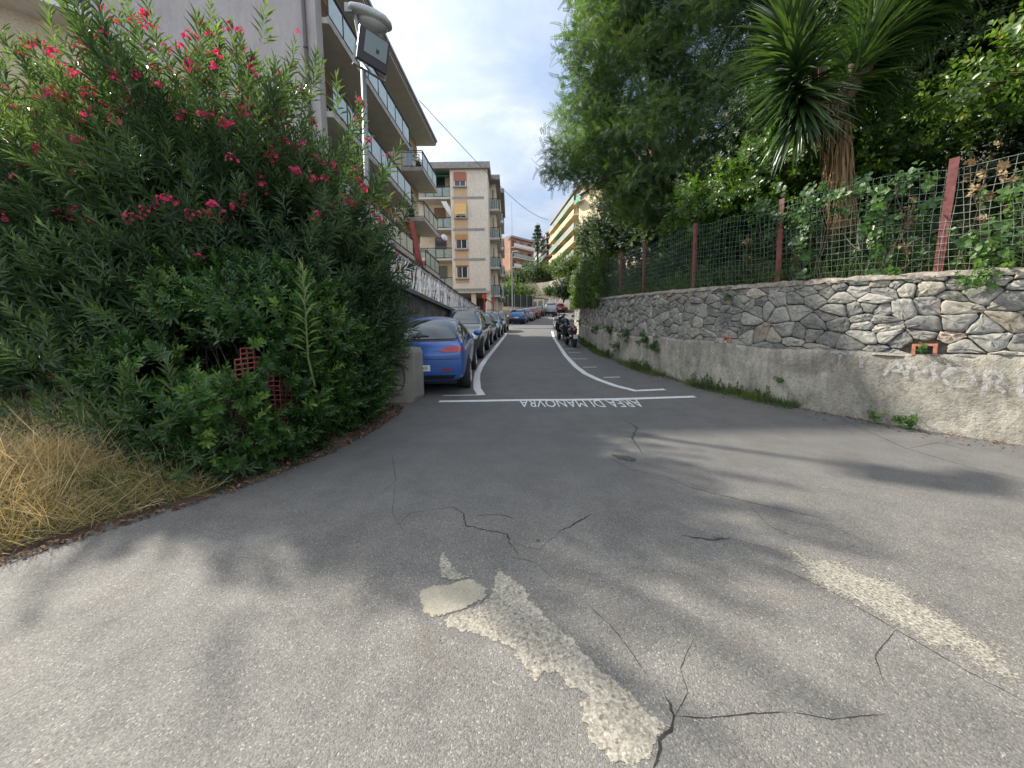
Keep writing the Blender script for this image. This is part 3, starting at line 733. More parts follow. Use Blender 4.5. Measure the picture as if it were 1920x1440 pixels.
# flowers
def floret():
    parts = []
    for i in range(5):
        a = i*2*math.pi/5; V, Fc = oval(.021, .021, .1)
        c, s = math.cos(a), math.sin(a); Rz = np.array([[c, -s, 0], [s, c, 0], [0, 0, 1]]); tl = .45
        Rx = np.array([[1, 0, 0], [0, math.cos(tl), -math.sin(tl)], [0, math.sin(tl), math.cos(tl)]])
        parts.append((V@Rx.T@Rz.T, Fc, np.full(len(V), .5+rng.uniform(-.2, .2))))
    return merge(parts)
fl = floret()
def truss():
    n = 11; D_ = rng.normal(size=(n, 3)); D_[:, 2] = np.abs(D_[:, 2])+.2; D_ /= np.linalg.norm(D_, axis=1, keepdims=True)
    V, Fc, v = instance(fl, frames(D_), D_*np.array([.07, .07, .09])*rng.uniform(.5, 1.1, (n, 1)), rng.uniform(.8, 1.35, n), rng.uniform(-.2, .2, n)); return V, Fc, v
trs = [truss(), truss(), truss()]
FT = PA+DA*SA[:, None]*.42
px = np.array([proj(p) for p in FT])
vis = (Nn_f := None)
outer = np.zeros(len(FT), bool)
for (c, r) in OL: outer |= False
dist = np.min([np.sqrt((((FT-np.array(c))/np.array(r))**2).sum(1)) for c, r in OL], axis=0)
w = np.where((px[:, 1] < 420) & (dist > .95), .34, .016)*np.where(dist > .93, 1, 0)
w *= np.where(px[:, 1] < 230, 1.5, 1); w *= np.where((px[:, 0] > 620) & (px[:, 1] > 200) & (px[:, 1] < 420), 1.6, 1)
w *= .25+1.2*(np.sin(FT[:, 0]*3.3+1)*np.sin(FT[:, 2]*2.9) > -.1)
k = rng.random(len(FT)) < w
foliage('flowers', trs, shift(FT[k], ob), DA[k], rng.uniform(.6, 1.25, k.sum()), np.zeros(k.sum()), M['flower'], ole)

# tall single sprig in front
mbs = tuple(atd(578, 672, 3.95))
sp = thing_at('oleander_sprig', mbs, 'single tall pale oleander shoot standing in front of the dark bush', 'plant')
T = shoot(36, .95, .26, .036, (.3, 1.3))
V, Fc, v = instance(T, frames(np.array([[.03, -.05, 1.]])), np.array([[0, 0, 0.]]), np.array([.88]), np.array([.85]))
link('foliage', np_mesh('foliage', V, Fc, v), M['oleander'], sp)
mb = MB(); mb.tube([(0, .1, -.3), (.0, -.0, 0), (.03, -.05, 1.0)], [.012, .01, .004], 6); mb.build('stem', M['greenstem'], sp)

# ------------------------------------------------------------------ glossy low shrub with plastic netting inside
E_ = [((-2.95, 4.30, 1.05), (.80, .72, .95)), ((-2.48, 5.25, 1.15), (.55, .78, 1.0)), ((-3.5, 4.95, 1.7), (1.0, .8, 1.0)), ((-2.75, 4.55, 1.75), (.8, .6, .75)), ((-2.35, 5.85, 1.2), (.36, .55, .8)), ((-3.05, 3.80, .78), (.62, .48, .62)), ((-3.85, 4.15, .95), (.6, .5, .7))]
lv, lf = oval(.075, .028, .1)
rosette = [shoot(15, .06, 0, 0, (.55, 1.45), lf=(lv, lf)), shoot(22, .16, 0, 0, (.5, 1.3), lf=(lv*.9, lf))]
pb = (-2.8, 4.6, .45)
pit = thing_at('glossy_shrub', pb, 'low dense shrub with small glossy rosettes along the asphalt edge', 'shrub')
P, Nn = blob_pts(E_, 9800, .24, zmin=.38)
k = P[:, 1] < 6.3
P, Nn = P[k], Nn[k]
px = np.array([proj(p) for p in P]); keepm = np.ones(len(P), bool)
HOLES = [(310, 630, 38, 24), (365, 655, 45, 22), (430, 680, 62, 30), (470, 655, 40, 18), (300, 715, 40, 26), (350, 700, 40, 16), (430, 772, 22, 22), (520, 740, 26, 24), (415, 842, 22, 12), (395, 620, 40, 12), (560, 660, 22, 12)]
for (hx, hy, rx, ry) in HOLES: keepm &= ~((((px[:, 0]-hx)/(rx*1.15))**2+((px[:, 1]-hy)/(ry*1.35))**2 < 1) & (rng.random(len(P)) < .96))
P, Nn = P[keepm], Nn[keepm]
var = .34+clumpvar(P, 2.2, .22)+rng.normal(size=len(P))*.1+(rng.random(len(P)) < .12)*.35
foliage('foliage', rosette, shift(P, pb), updir(Nn, .45, .4), rng.uniform(.9, 1.5, len(P)), var, M['pitto'], pit)
mb = MB()
for c, r in E_:
    for _ in range(10):
        d = Vector(rng.normal(size=3)); d.z = abs(d.z)+.2; d.normalize()
        limbs(mb, Vector((c[0], c[1]+.1, .35))-Vector(pb), [Vector((c[0]+d.x*r[0]*.85, c[1]+d.y*r[1]*.85, c[2]+d.z*r[2]*.85))-Vector(pb)], .016, .07, 5)
mb.build('stem', M['twig'], pit, smooth=True)
# oleander leaves hanging over the verge at the shrub's lower left
lo = thing_at('young_oleander', (-3.5, 3.9, .35), 'small oleander with long drooping leaves beside the dry grass', 'plant')
P, Nn = blob_pts([((-3.45, 3.75, .75), (.55, .35, .42)), ((-3.0, 3.62, .62), (.4, .25, .32)), ((-4.6, 3.9, 1.1), (.6, .5, .6))], 230, .5, zmin=.3)
foliage('foliage', oshoots, shift(P, (-3.5, 3.9, .35)), updir(Nn, .35, .5), rng.uniform(.7, 1, len(P)), .5+rng.normal(size=len(P))*.12, M['oleander'], lo)
# netting
net = thing_at('plastic_netting', (-2.75, 4.6, .5), 'red plastic mesh barrier overgrown by the glossy shrub', 'netting')
mb = MB(); a = Vector((-3.42, 4.08, 0)); b = Vector((-2.05, 5.0, 0)); L = (b-a).length; t = (b-a).normalized(); nn = Vector((t.y, -t.x, 0)); L *= .80
nu, nv = 23, 20
def npnt(u, h): return a+t*u+nn*(.14+.05*math.sin(u*4)+.04*math.sin(h*6+u*3))+Vector((0, 0, .55+h-.02*math.sin(u*7)))-Vector((-2.75, 4.6, .5))
top_ = [int(nv-3-3*math.sin(i*.5)-rng.integers(0, 4)) for i in range(nu+1)]      # torn upper edge
for i in range(nu+1):
    mb.tube([npnt(L*i/nu, .055*j) for j in range(max(2, top_[i])+1)], .006, 4)
for j in range(nv+1):
    run = [i for i in range(nu+1) if top_[i] >= j]
    for k0 in range(len(run)-1):
        if run[k0+1] == run[k0]+1 and rng.random() < .95: mb.tube([npnt(L*run[k0]/nu, .055*j), npnt(L*run[k0+1]/nu, .055*j)], .0075, 4)
mb.build('mesh', M['net'], net)

# ------------------------------------------------------------------ dry grass, litter
def blades(n, xy, zfun, L, w, lean, name, mat, label, cat, varf, kind='stuff', parent=None, lay=None):
    P = np.array([xy() for _ in range(n)]); z = np.array([zfun(*p) for p in P]); P = np.column_stack([P, z])
    V, Fc = leaf(1, w, .1, .35, 3); T = (V, Fc, np.linspace(-.06, .08, len(V)))
    D = rng.normal(size=(n, 3))*lean; D[:, 2] = 0
    if lay is not None: D += np.array(lay)
    D[:, 2] = np.abs(rng.normal(size=n))*.3+.55
    # leaf grows along +Y: use frames mapping then swap axes
    D /= np.linalg.norm(D, axis=1, keepdims=True); Rm = frames(D); Rm = np.stack([Rm[:, :, 0], Rm[:, :, 2], -Rm[:, :, 1]], axis=2)
    v = varf(P)
    Vv, Ff, vv = instance(T, Rm, P, L*rng.uniform(.5, 1.2, n), v)
    o = link(name, np_mesh(name, Vv, Ff, vv), mat, parent)
    if label: tag(o, label, cat, kind=kind)
    return o
def edge_xy(y0, y1, wmax, pw=1.0):
    y = rng.uniform(y0, y1); return xl(y)-.04-wmax*rng.random()**pw+(rng.random() < .06)*rng.random()*.14, y
gz = lambda x, y: zp(y)+.02+.34*min(1, max(0, (xl(y)-x-.15)/1.1))
V = []; Fc = []; ysv = np.arange(.8, 6, .12)          # verge mound under the grass
for y in ysv:
    for i in range(22): x = xl(y)+.03-i*.2; V.append((x, y, (gz(x, y) if i else zp(y)-.03)-.03+.015*nz(x*3, y*3)))
for r in range(len(ysv)-1):
    for i in range(21): k = r*22+i; Fc.append((k, k+1, k+23, k+22))
tag(link('verge', np_mesh('verge', V, Fc, smooth=True), M['soil']), 'raised earth verge under the dry grass', kind='structure')
def vg(P):
    gr = np.clip((P[:, 0]+3.75)*1.0+.35, 0, 1)*np.clip(1.2-(P[:, 1]-2.6)*.4, .2, 1)
    return np.clip(.66+rng.normal(size=len(P))*.13-.42*gr*(rng.random(len(P)) < .75)-.45*(np.sin(P[:, 0]*6)*np.sin(P[:, 1]*7+2) > .55)*(rng.random(len(P)) < .6), 0, 1)
blades(36000, lambda: edge_xy(1.5, 3.35, 2.9, .75), gz, .25, .018, .9, 'dry_grass', M['straw'], 'matted golden dry grass on the verge at left', 'grass', vg, lay=(.35, -.35, 0))
blades(4200, lambda: edge_xy(2.4, 4.0, 3.6, .5), gz, .5, .007, .5, 'tall_dry_grass', M['straw'], 'taller bleached seed grass behind the matted grass', 'grass', lambda P: .78+rng.normal(size=len(P))*.1, lay=(.25, -.15, 0))
blades(1500, lambda: edge_xy(.9, 2.2, 3.0, .7), gz, .28, .012, .8, 'verge_straw', M['straw'], 'loose straw along the near left edge', 'grass', lambda P: .7+rng.normal(size=len(P))*.12, lay=(.3, -.3, 0))
def litter(n, fn, name, label, size=.035, mat='litter'):
    P = np.array([fn() for _ in range(n)]); D = rng.normal(size=(n, 3))*.35+np.array([0, 0, 1.])
    V, Fc = oval(size, size*.45, .3)
    Vv, Ff, vv = instance((V, Fc, np.zeros(len(V))), frames(D), P, rng.uniform(.5, 1.5, n), rng.random(n))
    return tag(link(name, np_mesh(name, Vv, Ff, vv), M[mat]), label, 'leaf litter', kind='stuff')
def lf_left():
    y = rng.uniform(1.2, 6.4); u = rng.random()**2; x = xl(y)+.12-.5*u-rng.random()*.08*(rng.random() < .2); return (x, y, zp(y)+.02+(gz(x, y)-zp(y) if x < xl(y) else 0))
litter(2600, lf_left, 'leaf_litter', 'brown dead leaves along the left edge of the asphalt')
SA_, SB_ = s_of_px(1920, 0)-1.5, s_of_px(1200, 0)
def lf_right():
    s = rng.uniform(SA_, SB_); d = rng.random()**2.5*.5; p = wp(s, 0, .05+d); return (p.x, p.y, zp(p.y)+.012)
litter(1300, lf_right, 'leaf_litter', 'brown leaf crumbs at the foot of the stone wall', .028)
litter(500, lambda: (lambda x, y: (x, y, roadz(x, y)+.01))(rng.uniform(-2, 5), rng.uniform(1.2, 7)), 'road_grit', 'scattered leaf crumbs and grit on the asphalt', .009)

# ------------------------------------------------------------------ weeds by the right wall
S12 = s_of_px(1500, 0); S13 = s_of_px(1085, 0)
def wfoot(s, d): p = wp(s, 0, .05); n = wat(s)[2]; return (p.x+n.x*d, p.y+n.y*d)
def weedxy():
    while True:
        s = rng.uniform(S12, S13)
        if math.sin(s*1.9)+.6*math.sin(s*4.3+1) > -.35 or rng.random() < .15: break
    return wfoot(s, rng.random()**2*.28)
blades(9000, weedxy, lambda x, y: zp(y), .17, .035, .6, 'weeds', M['grass'], 'strip of green weeds growing along the foot of the wall', 'weeds', lambda P: .5+.25*np.sin(P[:, 1]*5)+rng.normal(size=len(P))*.15)
lvw, lfw = oval(.045, .026, .1); wsh = [shoot(16, .16, 0, 0, (.5, 1.3), lf=(lvw, lfw))]
P = []
for _ in range(520):
    s = rng.uniform(S12, S13)
    if math.sin(s*2.3)+.6*math.sin(s*5.1+2) < .1: continue
    x, y = wfoot(s, rng.random()*.15); P.append((x, y, zp(y)+rng.random()*.1))
P = np.array(P); D = rng.normal(size=P.shape)*.4+np.array([0, 0, 1.])
tag(foliage('broad_weeds', wsh, P, D, rng.uniform(.6, 1.3, len(P)), .4+rng.normal(size=len(P))*.15, M['vine']), 'leafy weeds mixed in the strip along the wall foot', 'weeds', kind='stuff')
def tuft(px_, h, off, size, label, mat='vine', n=26, L=.07, name='wall_plant', green=.55):
    s = s_of_px(px_, h); p = wp(s, h, off); o = thing_at(name, tuple(p), label, 'plant')
    lv_, lf_ = oval(L, L*.5, .2); T = [shoot(12, size*.5, 0, 0, (.6, 1.5), lf=(lv_, lf_))]
    P = rng.normal(size=(n, 3))*size*.36; nn_ = np.array(wat(s)[2])
    P += nn_*np.abs(rng.normal(size=(n, 1)))*size*.3
    foliage('leaves', T, P, rng.normal(size=(n, 3))*.6+nn_*.6+np.array([0, 0, .5]), rng.uniform(.7, 1.2, n), green+rng.normal(size=n)*.15, M[mat], o)
    mb = MB()
    for i in range(0, n, 3): mb.tube([(0, 0, -size*.2), tuple(P[i]*.5), tuple(P[i])], [.005, .004, .002], 4)
    mb.build('stem', M['greenstem'], o)
tuft(1735, 1.0, .03, .09, 'small fern sprouting from the brick drain hole', n=14, L=.035, name='fern')
tuft(1845, 1.83, .06, .17, 'bright green fern growing out of the stones near the top of the wall', n=30, L=.05, name='fern', green=.85)
tuft(1375, 1.72, .05, .12, 'tiny plant rooted high among the wall stones', n=12, L=.04)
tuft(1708, .10, .12, .13, 'round weed tuft at the wall foot, nearest the camera', n=22, L=.045)
tuft(1655, .08, .12, .11, 'yellowish weed tuft left of the round tuft at the wall foot', n=14, L=.04, green=.8)
tuft(1470, .40, .07, .08, 'lone small weed stuck on the rough render', n=12, L=.04)
for i, (px_, h, sz) in enumerate(((1216, .78, .16), (1180, .80, .18), (1147, .86, .22), (1163, .45, .22), (1123, .80, .18), (1235, .62, .13), (1090, .80, .3))):
    tuft(px_, h, .06, sz, ['caper-like tuft on the wall ledge, nearest of the ledge plants', 'second green tuft along the wall ledge', 'tall green tuft on the wall ledge', 'plant climbing the render below the ledge', 'dark tuft on the ledge near the scooters', 'thin plant hanging below the ledge', 'bushy tuft on the ledge right above the scooters'][i], n=20, L=.07)

# ------------------------------------------------------------------ trees on the hillside
def pinnate(nl=7, L=.27, ll=.062, w=.030):
    V0, F0_ = leaf(ll, w, .1, .1); parts = []
    for i in range(nl):
        t = (i+1)/nl; y = L*t; z = -.25*L*t*t
        for sg in (-1, 1):
            a = sg*1.15; c, s = math.cos(a), math.sin(a); Rz = np.array([[c, s, 0], [-s, c, 0], [0, 0, 1]])
            parts.append((V0@Rz.T*(1-.3*t)+np.array([0, y, z]), F0_, np.full(len(V0), rng.uniform(-.08, .08))))
    return merge(parts)
def pin_spray(n=6, length=.3):
    parts = []
    for i in range(n):
        t = i/(n-1); V, Fc, v = pinnate(); a = i*2.4; tilt = 1.25-.6*t
        d = Vector((math.sin(tilt)*math.cos(a), math.sin(tilt)*math.sin(a), math.cos(tilt))); x = d.cross(Vector((0,0,1))).normalized(); z = x.cross(d)
        parts.append((V@np.array([x, d, z])+np.array([0, 0, t*length]), Fc, v))
    return merge(parts)
def tree(name, base, blobs, T, n, mat, label, up=.3, S=(.8, 1.2), v0=.45, shell=.5, trunk=.14, group=None, inner=0, cat='tree', jit=.45, nl=3, vs=.14):
    o = thing_at(name, base, label, cat, group)
    P, Nn = blob_pts(blobs, n, shell)
    foliage('crown', T, shift(P, base), updir(Nn, up, jit), rng.uniform(*S, len(P)), v0+clumpvar(P, .9, vs)+rng.normal(size=len(P))*.09, mat, o)
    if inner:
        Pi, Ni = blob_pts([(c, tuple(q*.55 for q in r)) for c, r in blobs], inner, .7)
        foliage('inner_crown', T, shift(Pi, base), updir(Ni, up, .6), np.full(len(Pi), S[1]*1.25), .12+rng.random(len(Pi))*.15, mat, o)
    mb = MB(); c0 = Vector(blobs[0][0]); fork = Vector(base).lerp(c0, .45)
    B = Vector(base); mb.tube([(0, 0, -.4), (B.lerp(fork, .5)-B)+Vector((.08, .05, 0)), fork-B], [trunk*1.3, trunk, trunk*.8], 10)
    for c, r in blobs:
        tips = []
        for _ in range(nl):
            d = Vector(rng.normal(size=3)); d.z = abs(d.z); d.normalize(); tips.append(Vector((c[0]+d.x*r[0]*.8, c[1]+d.y*r[1]*.8, c[2]+d.z*r[2]*.75))-B)
        limbs(mb, fork-B, tips, trunk*.5, .3, 6)
    mb.build('trunk', M['bark'], o, smooth=True)
    return o
PS = [pin_spray(), pin_spray(7, .4)]
tree('locust_tree', (6.2, 14.2, 4.2), [((4.3, 13.5, 9.8), (1.7, 1.6, 1.3)), ((3.2, 13.2, 12.2), (1.0, 1.2, .9)), ((2.75, 13.0, 10.6), (.85, 1.1, .7)), ((2.7, 13.4, 9.0), (.9, 1.2, .65)), ((1.95, 13.3, 7.75), (.8, 1.0, .35)), ((3.0, 13.2, 7.6), (1.0, 1.0, .5)), ((4.4, 13, 7.9), (1.8, 1.6, 1.0)), ((6.4, 12.5, 10.6), (1.8, 1.7, 1.3)), ((4.6, 13.2, 12.3), (1.6, 1.5, 1.1)), ((6.8, 12.6, 13.2), (1.9, 1.7, 1.4)), ((3.6, 13.5, 14.4), (1.6, 1.5, 1.2)), ((7, 12.2, 8.4), (1.9, 1.6, 1.1)), ((4.9, 12.6, 6.4), (1.7, 1.4, .8)), ((8.3, 11.8, 11.3), (1.5, 1.3, 1.2))],
     PS, 5600, M['locust'], 'tall feathery locust tree overhanging the street from the hillside', up=-.05, S=(.9, 1.4), v0=.42, shell=.62, trunk=.14, nl=2, vs=.26)
od = [shoot(16, .22, .11, .05, (.6, 1.5), lf=oval(.11, .05)), shoot(12, .16, .09, .05, (.6, 1.5), lf=oval(.10, .048))]
tree('dark_tree', (5.6, 19.5, 4.6), [((5.0, 18.0, 7.6), (1.3, 1.3, 1.6)), ((5.7, 17, 6.6), (1.5, 1.4, 1.7)), ((4.9, 18.8, 6.6), (.9, 1, .9)), ((6.5, 16, 6), (1.6, 1.4, 1.6))], od, 3600, M['dark'], 'dense dark tree below the locust at the far end of the fence', S=(.9, 1.3), v0=.35, inner=500)
tree('small_tree', (4.9, 24.0, 4.6), [((4.85, 23.5, 7.9), (.95, 1.0, 1.3)), ((5.1, 22.8, 6.6), (1.05, 1.2, 1.2))], od, 2200, M['dark'], 'round dark green tree standing beside the yellow apartment house', S=(.9, 1.3), v0=.6, inner=300)
tree('laurel_tree', (7.6, 10.6, 4.4), [((7.2, 10.4, 6.3), (2.2, 1.6, 1.7)), ((5.9, 11.5, 5.6), (1.7, 1.4, 1.4)), ((9, 9.6, 7.5), (2.4, 2, 2.6))], od, 5200, M['dark'], 'broad dark evergreen behind the middle of the fence', S=(.8, 1.2), v0=.55, inner=900)
tree('fig_tree', (6.6, 8.4, 4.0), [((5.9, 8.6, 5.0), (1.3, 1.0, .95)), ((7.0, 7.9, 5.2), (1.3, 1.0, 1.2)), ((5.0, 9.8, 4.7), (1.1, 1.0, .8))], [shoot(12, .22, 0, 0, (.6, 1.5), lf=oval(.13, .075))], 1500, M['broad'], 'leafy understory tree just left of the yucca trunk', S=(.8, 1.2), v0=.28, inner=200)
tree('holm_oak', (12.5, 9.5, 6.5), [((11.5, 9, 10.5), (3.2, 2.6, 4.2)), ((9.5, 10.5, 13), (3, 2.5, 3.5)), ((13.5, 7, 9), (3, 2.6, 4)), ((11, 6.3, 6.5), (2.2, 1.8, 2.2))], od, 10500, M['dark'], 'large dark holm oak filling the slope above the yucca', S=(1.2, 1.9), v0=.33, inner=2400, trunk=.3)
tree('holm_oak', (14.5, 3.6, 7.5), [((13.5, 3.6, 9.5), (3, 3, 4)), ((12.5, 4.8, 12.5), (3.2, 3, 3.2)), ((10.6, 3.3, 6.0), (2, 1.8, 2))], od, 7500, M['dark'], 'large dark holm oak at the right edge behind the sunlit leaves', S=(1.2, 1.9), v0=.3, inner=1600, trunk=.3)
tree('mulberry_tree', (9.8, 4.6, 4.6), [((8.3, 4.9, 5.75), (1.3, .9, .62)), ((7.2, 5.5, 5.35), (.9, .7, .5)), ((9.0, 4.4, 6.5), (1.1, .9, .7)), ((6.6, 5.7, 4.9), (.55, .5, .4)), ((9.6, 5.0, 7.6), (1.0, .9, .9))], [shoot(11, .25, 0, 0, (.7, 1.5), lf=oval(.10, .06)), shoot(9, .2, 0, 0, (.7, 1.5), lf=oval(.09, .055))], 1500, M['broad'], 'sunlit broad-leaved branches reaching in from the right over the fence', up=.3, S=(.8, 1.3), v0=.55, trunk=.1, shell=.8)

tree('dark_shrub', (9.6, 4.0, 4.2), [((9.2, 4.2, 4.7), (1.5, 1.3, 1.1)), ((8.0, 5.6, 4.2), (1.2, 1.0, .9)), ((10.5, 2.6, 5.0), (1.6, 1.5, 1.3))], od, 2600, M['dark'], 'dark shrubs directly behind the fence at the right edge', S=(.8, 1.2), v0=.4, inner=300, trunk=.08, cat='shrub')
# ------------------------------------------------------------------ yucca
yb = Vector(atd(1590, 472, 6.7)); yc = Vector(atd(1568, 190, 6.6))
yu = thing_at('yucca_tree', tuple(yb), 'tall yucca with spiky green heads and a shaggy trunk of dead leaves', 'tree')
mb = MB(); h1 = Vector(atd(1492, 92, 6.3)); h2 = Vector(atd(1640, 40, 7.0)); h3 = Vector(atd(1760, -60, 7.2))
fk = yb.lerp(yc, .93)
mb.tube([(0, 0, -.4), (0, 0, .1), (yb.lerp(yc, .5)-yb)+Vector((.04, 0, 0)), fk-yb], [.22, .17, .13, .12], 12)
for h in (h1, h2, h3): mb.tube([fk-yb, fk.lerp(h, .5)-yb+Vector((0, 0, .12)), h-yb], [.11, .09, .06], 8)
mb.build('trunk', M['bark'], yu, smooth=True)
ybl = leaf(1, .075, .3, .2, 4); TY = (ybl[0], ybl[1], np.linspace(-.1, .1, len(ybl[0])))
def yhead(c, axis, n, L, length):
    a = np.array(Vector(axis).normalized()); i = np.arange(n); t = i/n
    D = rng.normal(size=(n, 3)); D -= (D@a)[:, None]*a; D /= np.linalg.norm(D, axis=1, keepdims=True)
    tilt = 2.1-1.9*t+rng.normal(size=n)*.22
    D = D*np.sin(tilt)[:, None]+a*np.cos(tilt)[:, None]; P = np.array(c)+a*((t-.6)*length)[:, None]
    D[:, 2] -= .22*(1-t)
    D /= np.linalg.norm(D, axis=1, keepdims=True)
    # blade upper face towards the axis
    X = np.cross(D, a); X /= np.linalg.norm(X, axis=1, keepdims=True); Z = np.cross(X, D); Rm = np.stack([X, D, Z], axis=2)
    return instance(TY, Rm, P-np.array(yb), L*rng.uniform(.8, 1.1, n), .35+.35*t+rng.normal(size=n)*.12)
V, Fc, v = merge([yhead(h1-Vector((0, 0, .25)), (-.4, -.2, 1), 430, .92, 1.25)]); link('leaf_head', np_mesh('leaf_head', V, Fc, v), M['yucca'], yu)
V, Fc, v = merge([yhead(h2-Vector((0, 0, .1)), (.15, -.1, 1), 380, .95, 1.4), yhead(fk.lerp(h2, .45), (.3, -.2, 1), 240, .8, .9), yhead(fk.lerp(h3, .62), (.5, -.3, 1), 240, .8, .8)]); link('leaf_head', np_mesh('leaf_head', V, Fc, v), M['yucca'], yu)
V, Fc, v = merge([yhead(h3, (.35, -.1, 1), 380, .95, 1.2)]); link('leaf_head', np_mesh('leaf_head', V, Fc, v), M['yucca'], yu)
n = 620; t = rng.random(n)**.8; ax = np.array(fk-yb); P = ax*(.14+.88*t)[:, None]*1.0; a = rng.uniform(0, 2*np.pi, n); r = .12+.04*rng.random(n)
P = P+np.column_stack([np.cos(a)*r, np.sin(a)*r, np.zeros(n)])
k = t > .78; P[k] += (np.array(h1-fk)*np.clip((t[k]-.78)*3.2, 0, .7)[:, None])*(rng.random(k.sum()) < .75)[:, None]
D = np.column_stack([np.cos(a)*.09+rng.normal(size=n)*.07, np.sin(a)*.09+rng.normal(size=n)*.07, -np.ones(n)])
D /= np.linalg.norm(D, axis=1, keepdims=True); X = np.column_stack([-np.sin(a), np.cos(a), np.zeros(n)]); Z = np.cross(X, D)
dl = leaf(1, .05, .3, -.05, 3); TD = (dl[0], dl[1], np.zeros(len(dl[0])))
V, Fc, v = instance(TD, np.stack([X, D, Z], axis=2), P, rng.uniform(.3, .75, n), .5+rng.normal(size=n)*.2)
link('dead_leaf_skirt', np_mesh('dead_leaf_skirt', V, Fc, v), M['dead'], yu)
# agave
ag = Vector(atd(1622, 474, 6.0)); o = thing_at('agave', tuple(ag), 'variegated agave with cream-edged leaves at the foot of the yucca', 'plant')
al = leaf(1, .16, .3, .25, 5)
for nm, sc, mat in (('leaf_margins', 1.0, simple('cream_margin', (.5, .48, .28), .6)), ('leaves', .72, simple('agave_green', (.10, .15, .10), .5))):
    V_ = al[0].copy(); V_[:, 0] *= sc; V_[:, 2] += (.006 if sc < 1 else 0)
    n = 13; a = np.linspace(0, 6.2, n)+.2; tl = np.tile([.5, .9, 1.2], 5)[:n]; D = np.column_stack([np.cos(a)*np.sin(tl), np.sin(a)*np.sin(tl), np.cos(tl)])
    X = np.column_stack([-np.sin(a), np.cos(a), 0*a]); Z = np.cross(X, D)
    V, Fc, v = instance((V_, al[1], np.zeros(len(V_))), np.stack([X, D, Z], axis=2), np.zeros((n, 3)), np.tile([.5, .42, .36], 5)[:n], np.full(n, .5)); link(nm, np_mesh(nm, V, Fc, v), mat, o)

# ------------------------------------------------------------------ creepers on the fence, undergrowth
vn = [shoot(9, .22, 0, 0, (.9, 1.5), lf=oval(.10, .085, .25)), shoot(7, .18, 0, 0, (.9, 1.5), lf=oval(.085, .075, .25))]
def creeper(pxs, label, n, mat='vine', v0=.5, dead=0, spread=.16, sc=1.0):
    c0 = fpt(s_of_px(pxs[0][0], WH+.5), .5); o = thing_at('fence_creeper', tuple(c0), label, 'climbing plant')
    P = []; ns = []
    for _ in range(n):
        i = rng.integers(0, len(pxs)); px_, h, rx, rh = pxs[i]; s = s_of_px_fast(px_)+rng.normal()*rx; hh = h+rng.normal()*rh
        P.append(fpt(s, max(.03, hh), -.30+rng.normal()*.07)); ns.append(wat(s)[2])
    P = np.array(P)-np.array(c0); nn_ = np.array([tuple(x) for x in ns])
    foliage('leaves', vn, P, nn_*.8+rng.normal(size=P.shape)*.5+np.array([0, 0, .15]), rng.uniform(.6, 1.15, n)*sc, v0+rng.normal(size=n)*.17, M[mat], o)
    mb = MB()
    for _ in range(max(4, n//14)):
        i = rng.integers(0, len(pxs)); px_, h, rx, rh = pxs[i]; s = s_of_px_fast(px_)+rng.normal()*rx; top = min(FH, h+rh)
        mb.tube([fpt(s+.05*math.sin(j*1.7+i), top*j/5, -.19+.02*math.sin(j*2))-c0 for j in range(6)], .005, 4)
    mb.build('stem', M['twig'], o)
_c = {}
def s_of_px_fast(px_):
    if px_ not in _c: _c[px_] = s_of_px(px_, WH+.6)
    return _c[px_]
creeper([(1530, 1.15, .22, .13), (1430, 1.2, .12, .12), (1480, .98, .2, .12)], 'green creeper over the top of the fence left of the yucca', 85)
creeper([(1490, .25, .1, .2), (1495, .5, .06, .2)], 'creeper low on the fence beside the fourth post', 34)
creeper([(1700, 1.15, .22, .12), (1640, .95, .1, .12), (1650, .6, .05, .25)], 'creeper hanging on the fence right of the yucca trunk', 62)
creeper([(1890, .35, .14, .28), (1910, .8, .1, .25), (1860, .12, .15, .1)], 'bright creeper climbing the fence at the right edge', 90, v0=.75)
creeper([(1850, 1.1, .15, .12), (1835, .8, .03, .3), (1880, 1.0, .05, .25), (1700, .6, .03, .3), (1395, .6, .03, .3)], 'withered brown vines tangled in the wire near the right edge', 48, mat='dead', v0=.45, sc=.55)
# curtain of creeper hanging over the far end of the wall
cc = fpt(s_of_px(1092, WH+.2), .3); o = thing_at('creeper_curtain', tuple(cc), 'lime green creeper curtain covering the far end of the fence', 'climbing plant')
s0 = s_of_px(1140, WH); P = []; ns = []
for _ in range(3200):
    s = s0+rng.random()**.8*16; h = rng.uniform(-.25, 1.5+.35*math.sin(s*1.3)); P.append(fpt(s, h, -.12+rng.normal()*.12)); ns.append(tuple(wat(s)[2]))
P = np.array(P)-np.array(cc)
foliage('leaves', vn, P, np.array(ns)*.9+rng.normal(size=P.shape)*.4, rng.uniform(.8, 1.4, len(P)), .38+.25*np.sin(P[:, 1]*1.9)+rng.normal(size=len(P))*.15, M['limevine'], o)
P = []
for _ in range(9000):
    s = rng.uniform(0, s0+10); t = .25+rng.random()**1.5*3.2; h = hill(s, t); P.append((h.x, h.y, h.z+rng.random()**2*(.25+.35*(t > .7))))
P = np.array(P)
tag(foliage('undergrowth', od, P, rng.normal(size=P.shape)*.5+np.array([-.3, -.2, 1.]), rng.uniform(.5, 1.0, len(P)), .45+clumpvar(P, 1.5, .3)+rng.normal(size=len(P))*.12, M['dark']), 'dark ground cover under the trees behind the fence', 'undergrowth', kind='stuff')
def hxy():
    s = rng.uniform(0, s0); t = .2+rng.random()*.9; h = hill(s, t); return h.x, h.y
_h = {}
